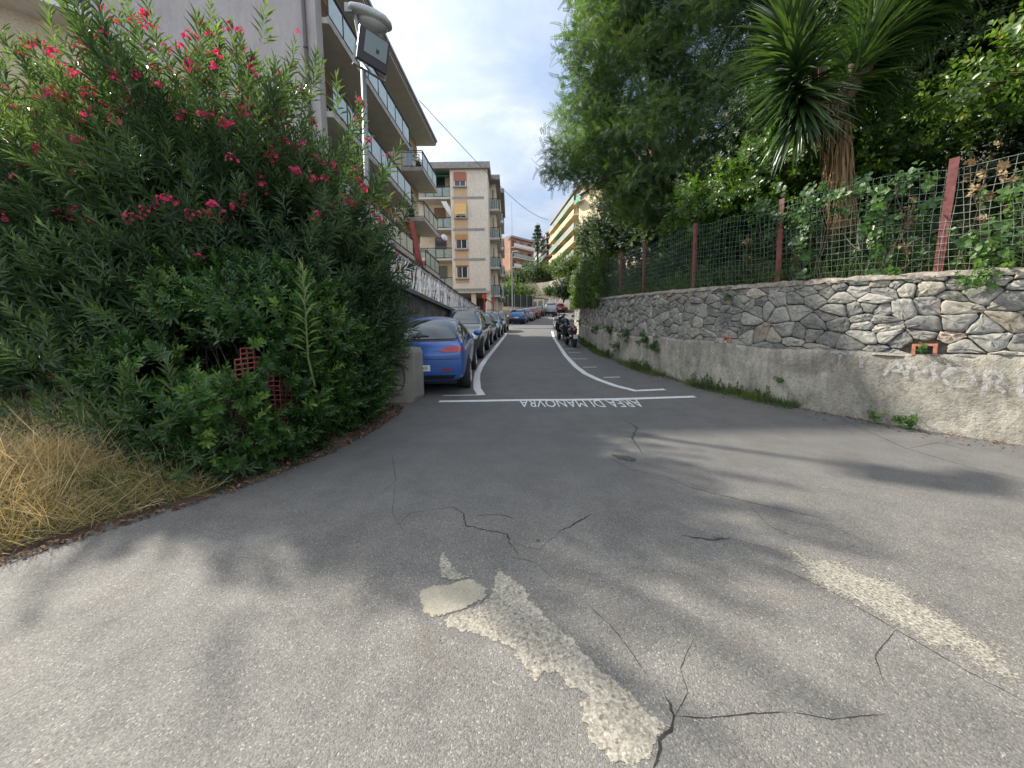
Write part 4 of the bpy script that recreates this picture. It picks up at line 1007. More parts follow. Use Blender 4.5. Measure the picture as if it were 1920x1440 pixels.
def topgrass(n):
    P = []
    for _ in range(n): s = rng.uniform(0, s0); h = hill(s, .12+rng.random()**2*.8); P.append(tuple(h))
    P = np.array(P); V, Fc = leaf(1, .03, .1, .5, 3); D = rng.normal(size=(n, 3))*.6; D[:, 2] = .9; D /= np.linalg.norm(D, axis=1, keepdims=True)
    Rm = frames(D); Rm = np.stack([Rm[:, :, 0], Rm[:, :, 2], -Rm[:, :, 1]], axis=2)
    v_ = np.where(rng.random(n) < .3, .95, .4)+rng.normal(size=n)*.1
    Vv, Ff, vv = instance((V, Fc, np.zeros(len(V))), Rm, P, rng.uniform(.12, .38, n), v_)
    return tag(link('bank_grass', np_mesh('bank_grass', Vv, Ff, vv), M['grass']), 'thin grass on the bank just behind the wire fence', 'grass', kind='stuff')
topgrass(7000)
#PART4
# ------------------------------------------------------------------ concrete block, lamp post
bl = tag(empty('concrete_block', (-2.20, 6.62, zp(6.6)-.01), R(-6)), 'grey precast concrete block with round recess beside the blue hatchback', 'barrier')
bm = bmesh.new()
def ring(cx, cz, r, y, n=40): return [bm.verts.new((cx+r*math.cos(2*math.pi*i/n), y, cz+r*math.sin(2*math.pi*i/n))) for i in range(n)]
W_, H_, D_ = 1.06, .97, .5; cx_, cz_ = .0, .44; n = 40
A = ring(cx_, cz_, .37, 0); B = ring(cx_, cz_, .34, .05); C = ring(cx_, cz_, .33, .05)
O = []
for i in range(n):
    a = 2*math.pi*i/n; c, s = math.cos(a), math.sin(a); k = 1/max(abs(c)/(W_/2), abs(s)/(H_/2)); O.append(bm.verts.new((c*k, 0, H_/2+s*k)))
Bk = [bm.verts.new((v.co.x, D_, v.co.z)) for v in O]
for i in range(n):
    j = (i+1)%n; bm.faces.new((O[i], O[j], A[j], A[i])); bm.faces.new((A[i], A[j], B[j], B[i])); bm.faces.new((O[j], O[i], Bk[i], Bk[j]))
bm.faces.new(B[::-1]); bm.faces.new(Bk); bmesh.ops.remove_doubles(bm, verts=bm.verts, dist=1e-5); bmesh.ops.recalc_face_normals(bm, faces=bm.faces)
me = bpy.data.meshes.new('block'); bm.to_mesh(me); bm.free()
o = link('block', me, M['concrete'], bl); m = o.modifiers.new('b', 'BEVEL'); m.width = .012; m.segments = 2; m.limit_method = 'ANGLE'; m.angle_limit = R(50)

lb = atd(683, 330, 7.0); lb = Vector((atd(684, 300, 7.0).x, 7.0, zp(7.0)))
lamp = tag(empty('street_lamp', tuple(lb)), 'galvanised street lamp with grey head and square floodlight rising from the oleander', 'street lamp')
top = atd(681, 120, 7.0)-lb
mb = MB(); mb.tube([(0, 0, 0), (0, 0, top.z*.5), tuple(top+Vector((0, 0, .0)))], [.06, .052, .042], 14); mb.build('pole', M['galv'], lamp, smooth=True)
hd = atd(693, 36, 7.0)-lb                        # cobra-style head, seen from below
mb = MB()
xs_h = [(-.34, .04, .04), (-.30, .12, .07), (-.15, .16, .10), (.05, .17, .115), (.22, .15, .10), (.32, .09, .06), (.35, .03, .02)]
vs = []; fs = []
for i, (x, w, h) in enumerate(xs_h):
    for k in range(16):
        a = 2*math.pi*k/16; vs.append((x, w*math.cos(a), h*(math.sin(a) if math.sin(a) > 0 else .25*math.sin(a))))
for i in range(6):
    for k in range(16): fs.append((i*16+k, i*16+(k+1)%16, (i+1)*16+(k+1)%16, (i+1)*16+k))
fs += [tuple(range(16))[::-1], tuple(range(96, 112))]
Mh = Matrix.Translation(hd) @ Matrix.Rotation(R(30), 4, 'Z') @ Matrix.Rotation(R(4), 4, 'Y') @ Matrix.Rotation(R(8), 4, 'X') @ Matrix.Diagonal((1.05, 1.15, 1.35, 1))
mb.add([Mh @ Vector(v) for v in vs], fs); hobj = mb.build('lamp_head', M['lampgrey'], lamp, smooth=True)
mb = MB(); vs = []
mb.lathe([(.001, -.085), (.6, -.07), (.9, -.04), (1, 0)], 20, Mh @ Matrix.Translation((.06, 0, -.02)) @ Matrix.Diagonal((.24, .13, 1, 1))); mb.build('lamp_cover', M['diffuser'], hobj, smooth=True)
mb = MB(); mb.tube([tuple(top), tuple(top+Vector((-.02, 0, .25))), tuple(Mh @ Vector((-.22, 0, .0)))], .035, 10)
mb.cbox((0, 0, 0), (.12, .12, .14), Matrix.Translation(Mh @ Vector((-.3, 0, 0)))); mb.build('bracket', M['galv'], lamp)
fc = atd(701, 93, 6.72)-lb
Mf = Matrix.Translation(fc) @ Matrix.Rotation(R(42), 4, 'Z') @ Matrix.Rotation(R(6), 4, 'Y') @ Matrix.Rotation(R(10), 4, 'X')
mb = MB(); w, h = .25, .245
fr = [(-w, -h), (w, -h), (w, h), (-w, h)]; bk = [(-w*.55, -h*.6), (w*.55, -h*.6), (w*.55, h*.75), (-w*.55, h*.75)]
vs = [Mf @ Vector((x, 0, z)) for x, z in fr]+[Mf @ Vector((x, .05, z)) for x, z in fr]
mb.add(vs, [(0,1,2,3),(0,4,5,1),(1,5,6,2),(2,6,7,3),(3,7,4,0)]); fo = mb.build('floodlight', M['blackmetal'], lamp, bevel=.012)
mb = MB(); vs = [Mf @ Vector((x*.99, .052, z*.99)) for x, z in fr]+[Mf @ Vector((x, .24, z)) for x, z in bk]
mb.add(vs, [(4,5,6,7),(0,4,5,1),(1,5,6,2),(2,6,7,3),(3,7,4,0)]); mb.build('housing', M['lampgrey'], fo, bevel=.01)
mb = MB(); mb.box((-w*.62, -.006, -h*.42), (w*.86, -.002, h*.86), Mf); mb.build('lens', M['lampglass'], fo)
mb = MB(); mb.cbox((0, 0, 0), (.05, .004, .06), Mf @ Matrix.Translation((.06, -.009, .0))); mb.build('bulb', M['blackmetal'], fo, bevel=.01)
mb = MB(); mb.bar(Mf @ Vector((-w-.015, .09, -h*.1)), Mf @ Vector((-w-.015, .09, -h-.07)), .03, .006); mb.bar(Mf @ Vector((w+.015, .09, -h*.1)), Mf @ Vector((w+.015, .09, -h-.07)), .03, .006)
mb.bar(Mf @ Vector((-w-.02, .09, -h-.07)), Mf @ Vector((w+.02, .09, -h-.07)), .05, .01); mb.bar(Mf @ Vector((0, .09, -h-.07)), Vector(top), .06, .04); mb.build('yoke', M['galv'], fo)

# ------------------------------------------------------------------ terrace wall with balustrade
M['cwhite'] = simple('pinkish_white_paint', (.82, .74, .72), .8, var=.18, scale=7)
M['railbrown'] = simple('brown_rail', (.12, .05, .045), .6, var=.2)
M['ribwall'] = render_mat('streaked_concrete', (.10, .098, .09), (.21, .20, .185), 18, .9)
M['terr'] = simple('terrace_paving', (.28, .25, .22), .9, var=.2)
def tx(y): return -3.22+.066*y                     # wall line, parallel to the street facade
tw = tag(empty('terrace_wall', (tx(8), 8, .8)), 'dark ribbed terrace wall topped by a white lattice balustrade', 'wall'); T0 = Vector((-tx(8), -8, -.8))
TZ = 3.0
mb = MB(); y0, y1 = 7.6, 31
mb.add([Vector(p)+T0 for p in ((tx(y0), y0, .3), (tx(y1), y1, 2.0), (tx(y1), y1, TZ), (tx(y0), y0, TZ), (tx(y0)-.3, y0, .3), (tx(y1)-.3, y1, 2.0), (tx(y1)-.3, y1, TZ), (tx(y0)-.3, y0, TZ))], [(0,1,2,3),(5,4,7,6),(4,0,3,7),(1,5,6,2),(3,2,6,7)])
y = y0+.1
while y < y1: mb.box((tx(y), y, zp(y)-.3), (tx(y)+.05, y+.07, TZ-.06)); mb.v[-8:] = [tuple(Vector(v)+T0) for v in mb.v[-8:]]; y += .30
mb.build('wall_face', M['ribwall'], tw)
mb = MB(); mb.bar(Vector((tx(y0)-.05, y0, TZ+.03))+T0, Vector((tx(y1)-.05, y1, TZ+.03))+T0, .36, .10); mb.build('ledge', simple('ledge_concrete', (.17, .16, .15), .9), tw)
mb = MB(); mb.bar(Vector((tx(y0), y0, TZ+.86))+T0, Vector((tx(y1), y1, TZ+.86))+T0, .09, .05); mb.build('handrail', M['railbrown'], tw)
y = y0+.2
while y < y1-1:
    a = Vector((tx(y), y, TZ+.08))+T0; b = Vector((tx(y+1.0), y+1.0, TZ+.08))+T0; mb = MB()
    mb.bar(a, a+Vector((0, 0, .76)), .09, .07)
    mb.bar(a+Vector((0, 0, .04)), b+Vector((0, 0, .04)), .05, .05); mb.bar(a+Vector((0, 0, .72)), b+Vector((0, 0, .72)), .05, .05)
    for i in range(3):                           # interlaced arches of the cast panel
        u0 = .08+i*.29
        for sg in (0, 1):
            pts = []
            for j in range(7):
                t = j/6; uu = u0+.29*(t if sg else 1-t)+.02*math.sin(t*6); p = a.lerp(b, uu); p.z += .06+.64*t; pts.append(tuple(p))
            mb.tube(pts, .014, 5)
    mb.build('balustrade_panel', M['cwhite'], tw, smooth=False); y += 1.0
mb = MB(); mb.add([(tx(7.6)-.3, 7.6, TZ-.05), (tx(31)-.3, 31, TZ-.05), (-11, 31, TZ-.05), (-13, 7.6, TZ-.05)], [(0,1,2,3)])
tag(mb.build('terrace', M['terr']), 'paved terrace in front of the left apartment building', kind='structure')

# ------------------------------------------------------------------ apartment building on the left
M['lilac'] = render_mat('lilac_stucco', (.43, .40, .395), (.50, .47, .465), 45, .2)
M['creamw'] = render_mat('cream_stucco', (.58, .50, .38), (.66, .58, .45), 20, .25)
M['ochre'] = simple('ochre_stucco', (.45, .30, .15), .9, var=.08, scale=3)
M['soffit'] = simple('soffit_paint', (.50, .48, .43), .9, var=.05, scale=2)
M['slabedge'] = simple('slab_edge', (.40, .37, .34), .85, var=.15, scale=4)
M['fascia'] = simple('roof_fascia', (.25, .23, .22), .7, var=.12, scale=3)
M['railmetal'] = simple('dark_railing', (.022, .02, .022), .45, var=.2)
M['frost'] = simple('frosted_panel', (.50, .60, .60), .25, var=.06, scale=3)
M['frostg'] = simple('green_frosted_panel', (.26, .32, .29), .25, var=.08, scale=3)
M['shutter'] = simple('brown_shutter', (.17, .09, .05), .7, var=.15)
M['white'] = simple('white_frame', (.62, .62, .60), .5, var=.05)
M['winglass'] = glassmat('window_glass', (.035, .045, .055))
M['pipe'] = simple('downpipe', (.085, .055, .05), .5, var=.1)
def ox(y, o=0.0): return -6.6+.066*y-o             # outer line of balconies and roof; o metres back from it
WO = 1.25
b1 = tag(empty('apartment_building', (-8, 18, 3)), 'near apartment block on the left with long frosted-glass balconies and wide eaves', 'building'); B0 = Vector((8, -18, -3))
def bb(mb, ya, yb_, oa, ob_, za, zb, var=.5):      # box between lines parallel to the facade
    vs = [Vector(p)+B0 for p in ((ox(ya, oa), ya, za), (ox(ya, ob_), ya, za), (ox(yb_, ob_), yb_, za), (ox(yb_, oa), yb_, za), (ox(ya, oa), ya, zb), (ox(ya, ob_), ya, zb), (ox(yb_, ob_), yb_, zb), (ox(yb_, oa), yb_, zb))]
    mb.add(vs, [(0,3,2,1),(4,5,6,7),(0,1,5,4),(1,2,6,5),(2,3,7,6),(3,0,4,7)])
YE = 26.7; YG = 13.0
mb = MB(); bb(mb, YG+.35, YE, WO, 9, 2.9, 15.0); mb.build('street_wall', M['creamw'], b1)
mb = MB(); bb(mb, YG-.02, YG+.345, .22, 7.2, 2.9, 15.05); mb.build('gable_wall', M['lilac'], b1)
mb = MB(); mb.tube([Vector((ox(YG, .55), YG-.09, 3))+B0, Vector((ox(YG, .55), YG-.09, 15.0))+B0], .055, 10)
for z in (5, 8, 11, 14): mb.tube([Vector((ox(YG, .55), YG-.09, z))+B0, Vector((ox(YG, .55), YG-.09, z+.06))+B0], .068, 10)
mb.build('downpipe', M['pipe'], b1, smooth=True)
mb = MB(); bb(mb, YG-.1, YE+.15, .02, 9, 15.06, 15.14); mb.build('eaves_soffit', M['soffit'], b1)
mb = MB(); bb(mb, YG-.12, YE+.17, -.02, 9.1, 15.145, 15.42); mb.build('roof', M['fascia'], b1)
mb = MB(); bb(mb, YG-.12, YE+.17, -.10, -.023, 15.28, 15.40); mb.build('gutter', simple('gutter_metal', (.33, .32, .31), .5), b1)
floors = [12.05, 9.2, 6.4, 3.55]
def railing(parent, pts, zf, mat, hgt=.95, panel=.95, glass=True):
    """dark rail with frosted panels along a polyline of floor points"""
    r = MB(); gl = MB()
    for a, b in zip(pts, pts[1:]):
        a, b = Vector((*a, zf))+B0, Vector((*b, zf))+B0; L = (b-a).length; n = max(1, round(L/panel)); t = (b-a).normalized(); up = Vector((0, 0, 1))
        r.bar(a+up*hgt, b+up*hgt, .055, .035); r.bar(a+up*.1, b+up*.1, .03, .03); r.bar(a+up*(hgt-.1), b+up*(hgt-.1), .025, .025)
        for i in range(n+1): p = a.lerp(b, i/n); r.bar(p+up*-.02, p+up*(hgt-.02), .035, .035)
        if glass:
            for i in range(n): p, q = a.lerp(b, (i+.05)/n), a.lerp(b, (i+.95)/n); c = t.cross(up)*.006; gl.add([p+up*.12-c, q+up*.12-c, q+up*(hgt-.13)-c, p+up*(hgt-.13)-c, p+up*.12+c, q+up*.12+c, q+up*(hgt-.13)+c, p+up*(hgt-.13)+c], [(0,1,2,3),(7,6,5,4),(0,4,5,1),(2,6,7,3),(1,5,6,2),(3,7,4,0)])
    o = r.build('railing', M['railmetal'], parent)
    if glass: gl.build('glass_panels', mat, o)
def window(mb_parent, ya, yb_, za, zb, shut=0.0, o=WO, nm='window'):
    f = MB(); bb(f, ya-.07, yb_+.07, o-.04, o+.02, za-.07, zb+.07); fo_ = f.build(nm, M['white'], mb_parent)
    f = MB(); ym = (ya+yb_)/2
    if shut < 1:
        bb(f, ya, ym-.03, o-.045, o-.02, za, zb-(zb-za)*shut); bb(f, ym+.03, yb_, o-.045, o-.02, za, zb-(zb-za)*shut); f.build('pane', M['winglass'], fo_)
    if shut > 0: f = MB(); bb(f, ya, yb_, o-.075, o-.042, zb-(zb-za)*shut, zb); f.build('shutter', M['shutter'], fo_)
for zi, zf in enumerate(floors):
    zt = zf+.2
    for (ya, yb_, nm) in ((YG+.35, 21.3, 'long_balcony'), (23.6-.0*zi, YE+.1, 'end_balcony')):
        mb = MB(); bb(mb, ya, yb_, .06, WO+.02, zf+.02, zt)
        bo = mb.build('balcony', M['soffit'], b1)
        e = MB(); bb(e, ya-.01, yb_+.01, .0, .055, zf, zt+.02)
        if ya > 20: bb(e, ya-.05, ya-.005, .0, WO-.02, zf, zt+.02)
        bb(e, yb_+.005, yb_+.05, .0, WO-.02, zf, zt+.02); e.build('slab_edge', M['slabedge'], bo)
        P = [(ox(ya+.04, .03), ya+.04), (ox(yb_-.02, .03), yb_-.02), (ox(yb_-.02, WO), yb_-.02)]
        if ya > 20: P = [(ox(ya+.04, WO), ya+.04)]+P
        if ya > 20: railing(bo, P[:2], zt, M['frost'], glass=False); railing(bo, P[1:], zt, M['frost'] if zi == 0 else M['frostg'])
        else: railing(bo, P, zt, M['frost'] if zi < 2 else M['frostg'])
    for (ya, yb_, s) in ((14.8, 16.0, .4), (17.6, 19.0, 0), (20.0, 20.9, 1), (24.4, 25.6, 0)): window(b1, ya, yb_, zt+.05, zt+2.2, s, nm='balcony_door')
    window(b1, 22.0, 22.9, zt+1.0, zt+2.2, [.3, .8, .5, .2][zi])
    mb = MB(); bb(mb, YG+.36, YE, WO-.03, WO-.001, zf+2.35, min(zf+2.85, 14.99)); mb.build('wall_band', M['ochre'], b1)
mb = MB()                                         # red awning hung by the lower end balcony
pts = []; vs = []
for i in range(13):
    for j in range(6): y = 22.2+i*.1; z = 9.0-j*.5; vs.append(Vector((ox(y, .55-.09*j+.05*math.sin(i*1.3)), y, z))+B0)
mb.add(vs, [(i*6+j, (i+1)*6+j, (i+1)*6+j+1, i*6+j+1) for i in range(12) for j in range(5)])
o = mb.build('awning', simple('red_canvas', (.30, .065, .05), .85, var=.15), b1, smooth=True); o.modifiers.new('t', 'SOLIDIFY').thickness = .02
# rotated rear wing at the upper left, one white-edged balcony in view
mb = MB(); pr = atd(188, 40, 13.2); r0 = ray(40, -12); k = (pr.z-EYE)/r0[2]; pl_ = Vector((r0[0]*k, r0[1]*k, pr.z))
d = (pl_-pr).normalized(); nb = Vector((-d.y, d.x, 0)); nb = nb if nb.y > 0 else -nb; e2 = pr+d*7
mb.add([p+B0 for p in (pr, e2, e2+nb*1.0, pr+nb*1.0, pr+Vector((0, 0, .32)), e2+Vector((0, 0, .32)), e2+nb*1.0+Vector((0, 0, .32)), pr+nb*1.0+Vector((0, 0, .32)))], [(0,3,2,1),(4,5,6,7),(0,1,5,4),(1,2,6,5),(2,3,7,6),(3,0,4,7)])
wb = mb.build('balcony', M['white'], b1)
mb = MB(); a = pr+Vector((0, 0, .32)); mb.add([p+B0 for p in (a, e2+Vector((0, 0, .32)), e2+Vector((0, 0, 1.4)), a+Vector((0, 0, 1.4)), a+nb*.05, e2+Vector((0, 0, .32))+nb*.05, e2+Vector((0, 0, 1.4))+nb*.05, a+Vector((0, 0, 1.4))+nb*.05)], [(0,1,2,3),(7,6,5,4),(0,4,5,1),(2,6,7,3),(1,5,6,2),(3,7,4,0)]); mb.build('railing', simple('slate_panel', (.08, .08, .10), .6), wb)
mb = MB(); q = pr+nb*1.0-d*.0; e3 = q+d*4.3; mb.add([p+B0 for p in (Vector((q.x, q.y, 3)), Vector((e3.x, e3.y, 3)), Vector((e3.x, e3.y, pr.z+2.2)), Vector((q.x, q.y, pr.z+2.2)), Vector((q.x, q.y, 3))+nb*4, Vector((e3.x, e3.y, 3))+nb*4, Vector((e3.x, e3.y, pr.z+2.2))+nb*4, Vector((q.x, q.y, pr.z+2.2))+nb*4)], [(0,1,2,3),(7,6,5,4),(0,4,5,1),(2,6,7,3),(1,5,6,2),(3,7,4,0)]); mb.build('rear_wing', M['creamw'], b1)
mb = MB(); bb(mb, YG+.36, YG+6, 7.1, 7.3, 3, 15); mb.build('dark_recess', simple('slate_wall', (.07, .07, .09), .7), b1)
# things on the balconies
def plantpot(p, label, r=.16, mat='blackmetal'):
    o = tag(empty('potted_plant', tuple(p)), label, 'plant'); mb = MB(); mb.lathe([(r*.7, 0), (r, .3), (r*1.05, .3)], 12); mb.build('pot', M[mat], o)
    P = rng.normal(size=(30, 3))*.14+np.array([0, 0, .55]); foliage('leaves', od, P, rng.normal(size=P.shape)+np.array([0, 0, .6]), rng.uniform(.6, .9, 30), .5+rng.normal(size=30)*.1, M['vine'], o)
plantpot((ox(23.9, .35), 23.9, 12.25), 'plant in a dark pot on the top end balcony')
plantpot((ox(24.1, .9), 24.1, 9.4), 'dark potted plant on the middle end balcony')

# ------------------------------------------------------------------ second apartment building
M['b2'] = render_mat('pale_cream_brick', (.62, .555, .47), (.70, .63, .54), 9, .25)
M['peach'] = simple('peach_panel', (.52, .36, .22), .9, var=.05)
M['grey'] = simple('grey_band', (.27, .255, .25), .85, var=.08)
M['redsh'] = simple('red_brown_roller', (.34, .12, .085), .7, var=.08); M['yelsh'] = simple('yellow_roller', (.62, .38, .13), .7, var=.06); M['orsh'] = simple('orange_roller', (.42, .22, .09), .7, var=.06)
b2 = tag(empty('apartment_building', (-3.8, 37, 4)), 'cream apartment block with coloured roller shutters and stepped street balconies beyond', 'building')
C0 = Vector((3.8, -37, -4))
def cb(mb, a, b): mb.box(tuple(Vector(a)+C0), tuple(Vector(b)+C0))
Y2 = 37.0; xA = -5.45; xB = -2.0
def z2(y_px, d=Y2, px_=880): return atd(px_, y_px, d).z
ztop = z2(318); zb_ = z2(545)
mb = MB(); cb(mb, (xA, Y2, zb_), (xB, 50, ztop)); mb.build('main_block', M['b2'], b2)
mb = MB(); cb(mb, (xA+.001, 38.6, zb_), (-10, 50, ztop-.01)); mb.v = [(v[0], v[1], v[2]) for v in mb.v]; mb.build('recessed_wing', M['creamw'], b2)
mb = MB(); cb(mb, (-10.2, Y2-.35, ztop), (xB+.25, 50, ztop+.55)); mb.build('roof', M['fascia'], b2)
mb = MB(); x = atd(836, 300, 42).x; mb.box(tuple(Vector((x-.45, 42, ztop+.5))+C0), tuple(Vector((x+.45, 42.8, ztop+2.0))+C0)); mb.lathe([(.45, 0), (.55, .1), (.5, .35), (.2, .5)], 14, Matrix.Translation(Vector((x, 42.4, ztop+2.0))+C0)); mb.build('chimney', M['grey'], b2)
for yb in (371, 430.5, 486.5, 543): z = z2(yb); mb = MB(); cb(mb, (xA+.15, Y2-.03, z-.11), (xB-.35, Y2-.002, z+.11)); mb.build('string_course', M['grey'], b2)
xw0, xw1 = atd(853, 400, Y2).x, atd(875, 400, Y2).x
mb = MB(); cb(mb, (xw0-.08, Y2-.02, zb_+.7), (xw1+.1, Y2-.001, ztop-.3)); mb.build('peach_strip', M['peach'], b2)
def win2(zt_, zs, zb2, mat, proj_=0):
    f = MB(); cb(f, (xw0, Y2-.07, zb2), (xw1, Y2-.021, zt_)); fo_ = f.build('window', M['white'], b2); xm = (xw0+xw1)/2
    if zs > zb2+.1: f = MB(); cb(f, (xw0+.08, Y2-.085, zb2+.08), (xm-.04, Y2-.072, zs)); cb(f, (xm+.04, Y2-.085, zb2+.08), (xw1-.08, Y2-.072, zs)); f.build('pane', M['winglass'], fo_)
    f = MB()
    if proj_: f.add([Vector(p)+C0 for p in ((xw0, Y2-.1, zt_), (xw1, Y2-.1, zt_), (xw1, Y2-.1-proj_, zs), (xw0, Y2-.1-proj_, zs), (xw0, Y2-.06, zt_), (xw1, Y2-.06, zt_), (xw1, Y2-.06-proj_, zs), (xw0, Y2-.06-proj_, zs))], [(0,1,2,3),(7,6,5,4),(0,4,5,1),(2,6,7,3),(1,5,6,2),(3,7,4,0)])
    else: cb(f, (xw0, Y2-.12, zs), (xw1, Y2-.09, zt_))
    f.build('shutter', mat, fo_); f = MB(); cb(f, (xw0-.1, Y2-.2, zb2-.1), (xw1+.1, Y2-.072, zb2)); f.build('sill', M['grey'], fo_)
win2(z2(323), z2(340), z2(350), M['redsh']); win2(z2(382), z2(405), z2(409), M['yelsh'], .45); win2(z2(440), z2(450), z2(467), M['orsh']); win2(z2(498), z2(501), z2(522), M['shutter'])
# recessed balconies left of the main block
for i, (yf, aw) in enumerate(((370, 1), (428, 0), (485, 0), (540, 0))):
    z = z2(yf, 37.3, 825); mb = MB(); cb(mb, (-8.6, Y2+.2, z-.18), (xA-.002, 38.6, z)); o = mb.build('balcony', M['soffit'], b2)
    r = MB(); A_, B_ = Vector((-8.6, Y2+.24, z))+C0, Vector((xA-.01, Y2+.24, z))+C0; r.bar(A_+Vector((0, 0, .95)), B_+Vector((0, 0, .95)), .06, .06)
    for k in range(5): p = A_.lerp(B_, k/4); r.bar(p, p+Vector((0, 0, .95)), .05, .05)
    ro = r.build('railing', M['railmetal'], o); gq = MB(); gq.add([A_+Vector((0, .03, .1)), B_+Vector((0, .03, .1)), B_+Vector((0, .03, .85)), A_+Vector((0, .03, .85)), A_+Vector((0, .05, .1)), B_+Vector((0, .05, .1)), B_+Vector((0, .05, .85)), A_+Vector((0, .05, .85))], [(0,1,2,3),(7,6,5,4),(0,4,5,1),(2,6,7,3),(1,5,6,2),(3,7,4,0)]); gq.build('glass_panels', M['frostg'], ro)
    f = MB(); cb(f, (-7.3, 38.55, z+.05), (-6.2, 38.598, z+2.3)); f.build('balcony_door', M['winglass'] if i != 1 else M['shutter'], o)
mb = MB(); z = z2(322, 37.3, 825); mb.add([Vector(p)+C0 for p in ((-8, 38.5, z), (-5.5, 38.5, z), (-5.5, 37.0, z-.5), (-8, 37.0, z-.5), (-8, 38.5, z+.03), (-5.5, 38.5, z+.03), (-5.5, 37.0, z-.47), (-8, 37.0, z-.47))], [(0,1,2,3),(7,6,5,4),(0,4,5,1),(2,6,7,3),(1,5,6,2),(3,7,4,0)])
M['teal'] = simple('green_canvas', (.01, .20, .14), .8, var=.1); mb.build('awning', M['teal'], b2)
# street-side stepped wings with stacked balconies
for (px0, px1, d, ypx, fl) in ((914, 937, 39.5, 337, (391, 445, 500, 553)), (930, 945, 43.5, 362, (415, 465, 515, 556))):
    X1 = atd(px1, 450, d).x; X0 = atd(px0, 450, d).x; zr = atd(px1, ypx, d).z
    mb = MB(); cb(mb, (xB+.002, d+.9, 4.5), (X1-.35, d+8, zr)); mb.build('street_wing', M['creamw'], b2)
    mb = MB(); cb(mb, (xB+.003, d-.1, zr), (X1+.1, d+8, zr+.45)); mb.build('wing_roof', M['fascia'], b2)
    for j, yf in enumerate(fl):
        z = atd(px1, yf, d).z; mb = MB(); cb(mb, (xB+.004, d, z-.2), (X1, d+4, z)); o = mb.build('balcony', M['soffit'], b2)
        r = MB(); P = [(xB+.05, d+.03), (X1-.03, d+.03), (X1-.03, d+3.95)]
        for a, b in zip(P, P[1:]):
            a, b = Vector((*a, z))+C0, Vector((*b, z))+C0; r.bar(a+Vector((0, 0, .95)), b+Vector((0, 0, .95)), .06, .06)
            for k in range(5): p = a.lerp(b, k/4); r.bar(p, p+Vector((0, 0, .95)), .04, .04)
        ro = r.build('railing', M['railmetal'], o); q = MB(); q.box(tuple(Vector((xB+.1, d+.05, z+.1))+C0), tuple(Vector((X1-.06, d+.07, z+.85))+C0)); q.build('glass_panels', M['frostg'], ro)
        q = MB(); cb(q, (xB+.3, d+.85, z+.05), (X1-.6, d+.898, z+2.1)); q.build('balcony_door', [M['winglass'], M['shutter']][j % 2], o)
mb = MB()                                        # open ground floor on pillars
for x in (-5.3, -3.55, -2.1): cb(mb, (x-.22, Y2+.3, zp(37)), (x+.22, Y2+.75, zb_))
mb.build('pillar', M['creamw'], b2)
mb = MB(); cb(mb, (-9, 41, zp(37)), (-1.6, 41.2, zb_)); mb.build('ground_floor_wall', simple('dark_basement', (.09, .065, .055), .9), b2)
mb = MB(); cb(mb, (xA+.01, Y2+.02, zb_-.2), (xB-.01, 50, zb_-.002)); mb.build('ground_floor_ceiling', M['soffit'], b2)
mb = MB(); zc0, zc1 = z2(376), z2(408)           # white curtain blown out of the second recessed balcony
vs = [Vector((xA-.9+.5*j/5+.12*i+.25*(i/6)**2, Y2+.1-.06*math.sin(j*2.1+i), zc0+(zc1-zc0)*i/6))+C0 for i in range(7) for j in range(6)]
mb.add(vs, [(i*6+j, i*6+j+1, (i+1)*6+j+1, (i+1)*6+j) for i in range(6) for j in range(5)]); cu_ = mb.build('curtain', simple('white_cloth', (.72, .70, .68), .9), b2, smooth=True); cu_.modifiers.new('t', 'SOLIDIFY').thickness = .02
dish = atd(834, 445, 36.3); o = tag(empty('satellite_dish', tuple(dish)), 'white satellite dish on the recessed balconies of the cream block', 'satellite dish')
mb = MB(); mb.lathe([(.02, .12), (.14, .09), (.28, .02), (.34, -.03)], 20, Matrix.Rotation(R(38), 4, 'Z') @ Matrix.Rotation(R(70), 4, 'X')); q = mb.build('dish', M['white'], o, smooth=True); mb = MB(); mb.tube([(0, .1, 0), (0, .9, -.1)], .03, 6); mb.tube([(0, -.1, -.3), (0, -.55, 0)], .015, 5); mb.build('arm', M['galv'], o)
#PART5
# ------------------------------------------------------------------ cars
M['tyre'] = simple('tyre_rubber', (.018, .018, .018), .8, var=.1); M['rim'] = simple('alloy_rim', (.42, .43, .45), .3, .8, var=.05)
M['trim'] = simple('black_trim', (.015, .015, .016), .5, var=.1); M['carglass'] = glassmat('car_glass', (.02, .03, .035), .05)
M['tail'] = simple('red_lamp', (.36, .012, .012), .15, var=.1, coat=1); M['headl'] = simple('clear_lamp', (.55, .57, .6), .1, var=.05, coat=1); M['plate'] = simple('plate_white', (.66, .67, .66), .4, var=.02)
M['euroblue'] = simple('plate_blue', (.02, .10, .40), .4); M['chrome'] = simple('chrome', (.6, .6, .62), .12, 1.0, var=.03); M['ink'] = simple('plate_ink', (.02, .02, .025), .5)
def paint(name, c, rough=.3):
    m, nt, b = newmat(name); b.inputs['Base Color'].default_value = (*c, 1); b.inputs['Roughness'].default_value = rough; b.inputs['Metallic'].default_value = .25
    b.inputs['Coat Weight'].default_value = .8; b.inputs['Coat Roughness'].default_value = .06
    co = objco(nt); f = noise(nt, 3, 4, .6, co); nt.links.new(ramp(nt, f, [(.3, tuple(q*.9 for q in c)), (.7, tuple(min(1, q*1.1) for q in c))]), b.inputs['Base Color']); return m
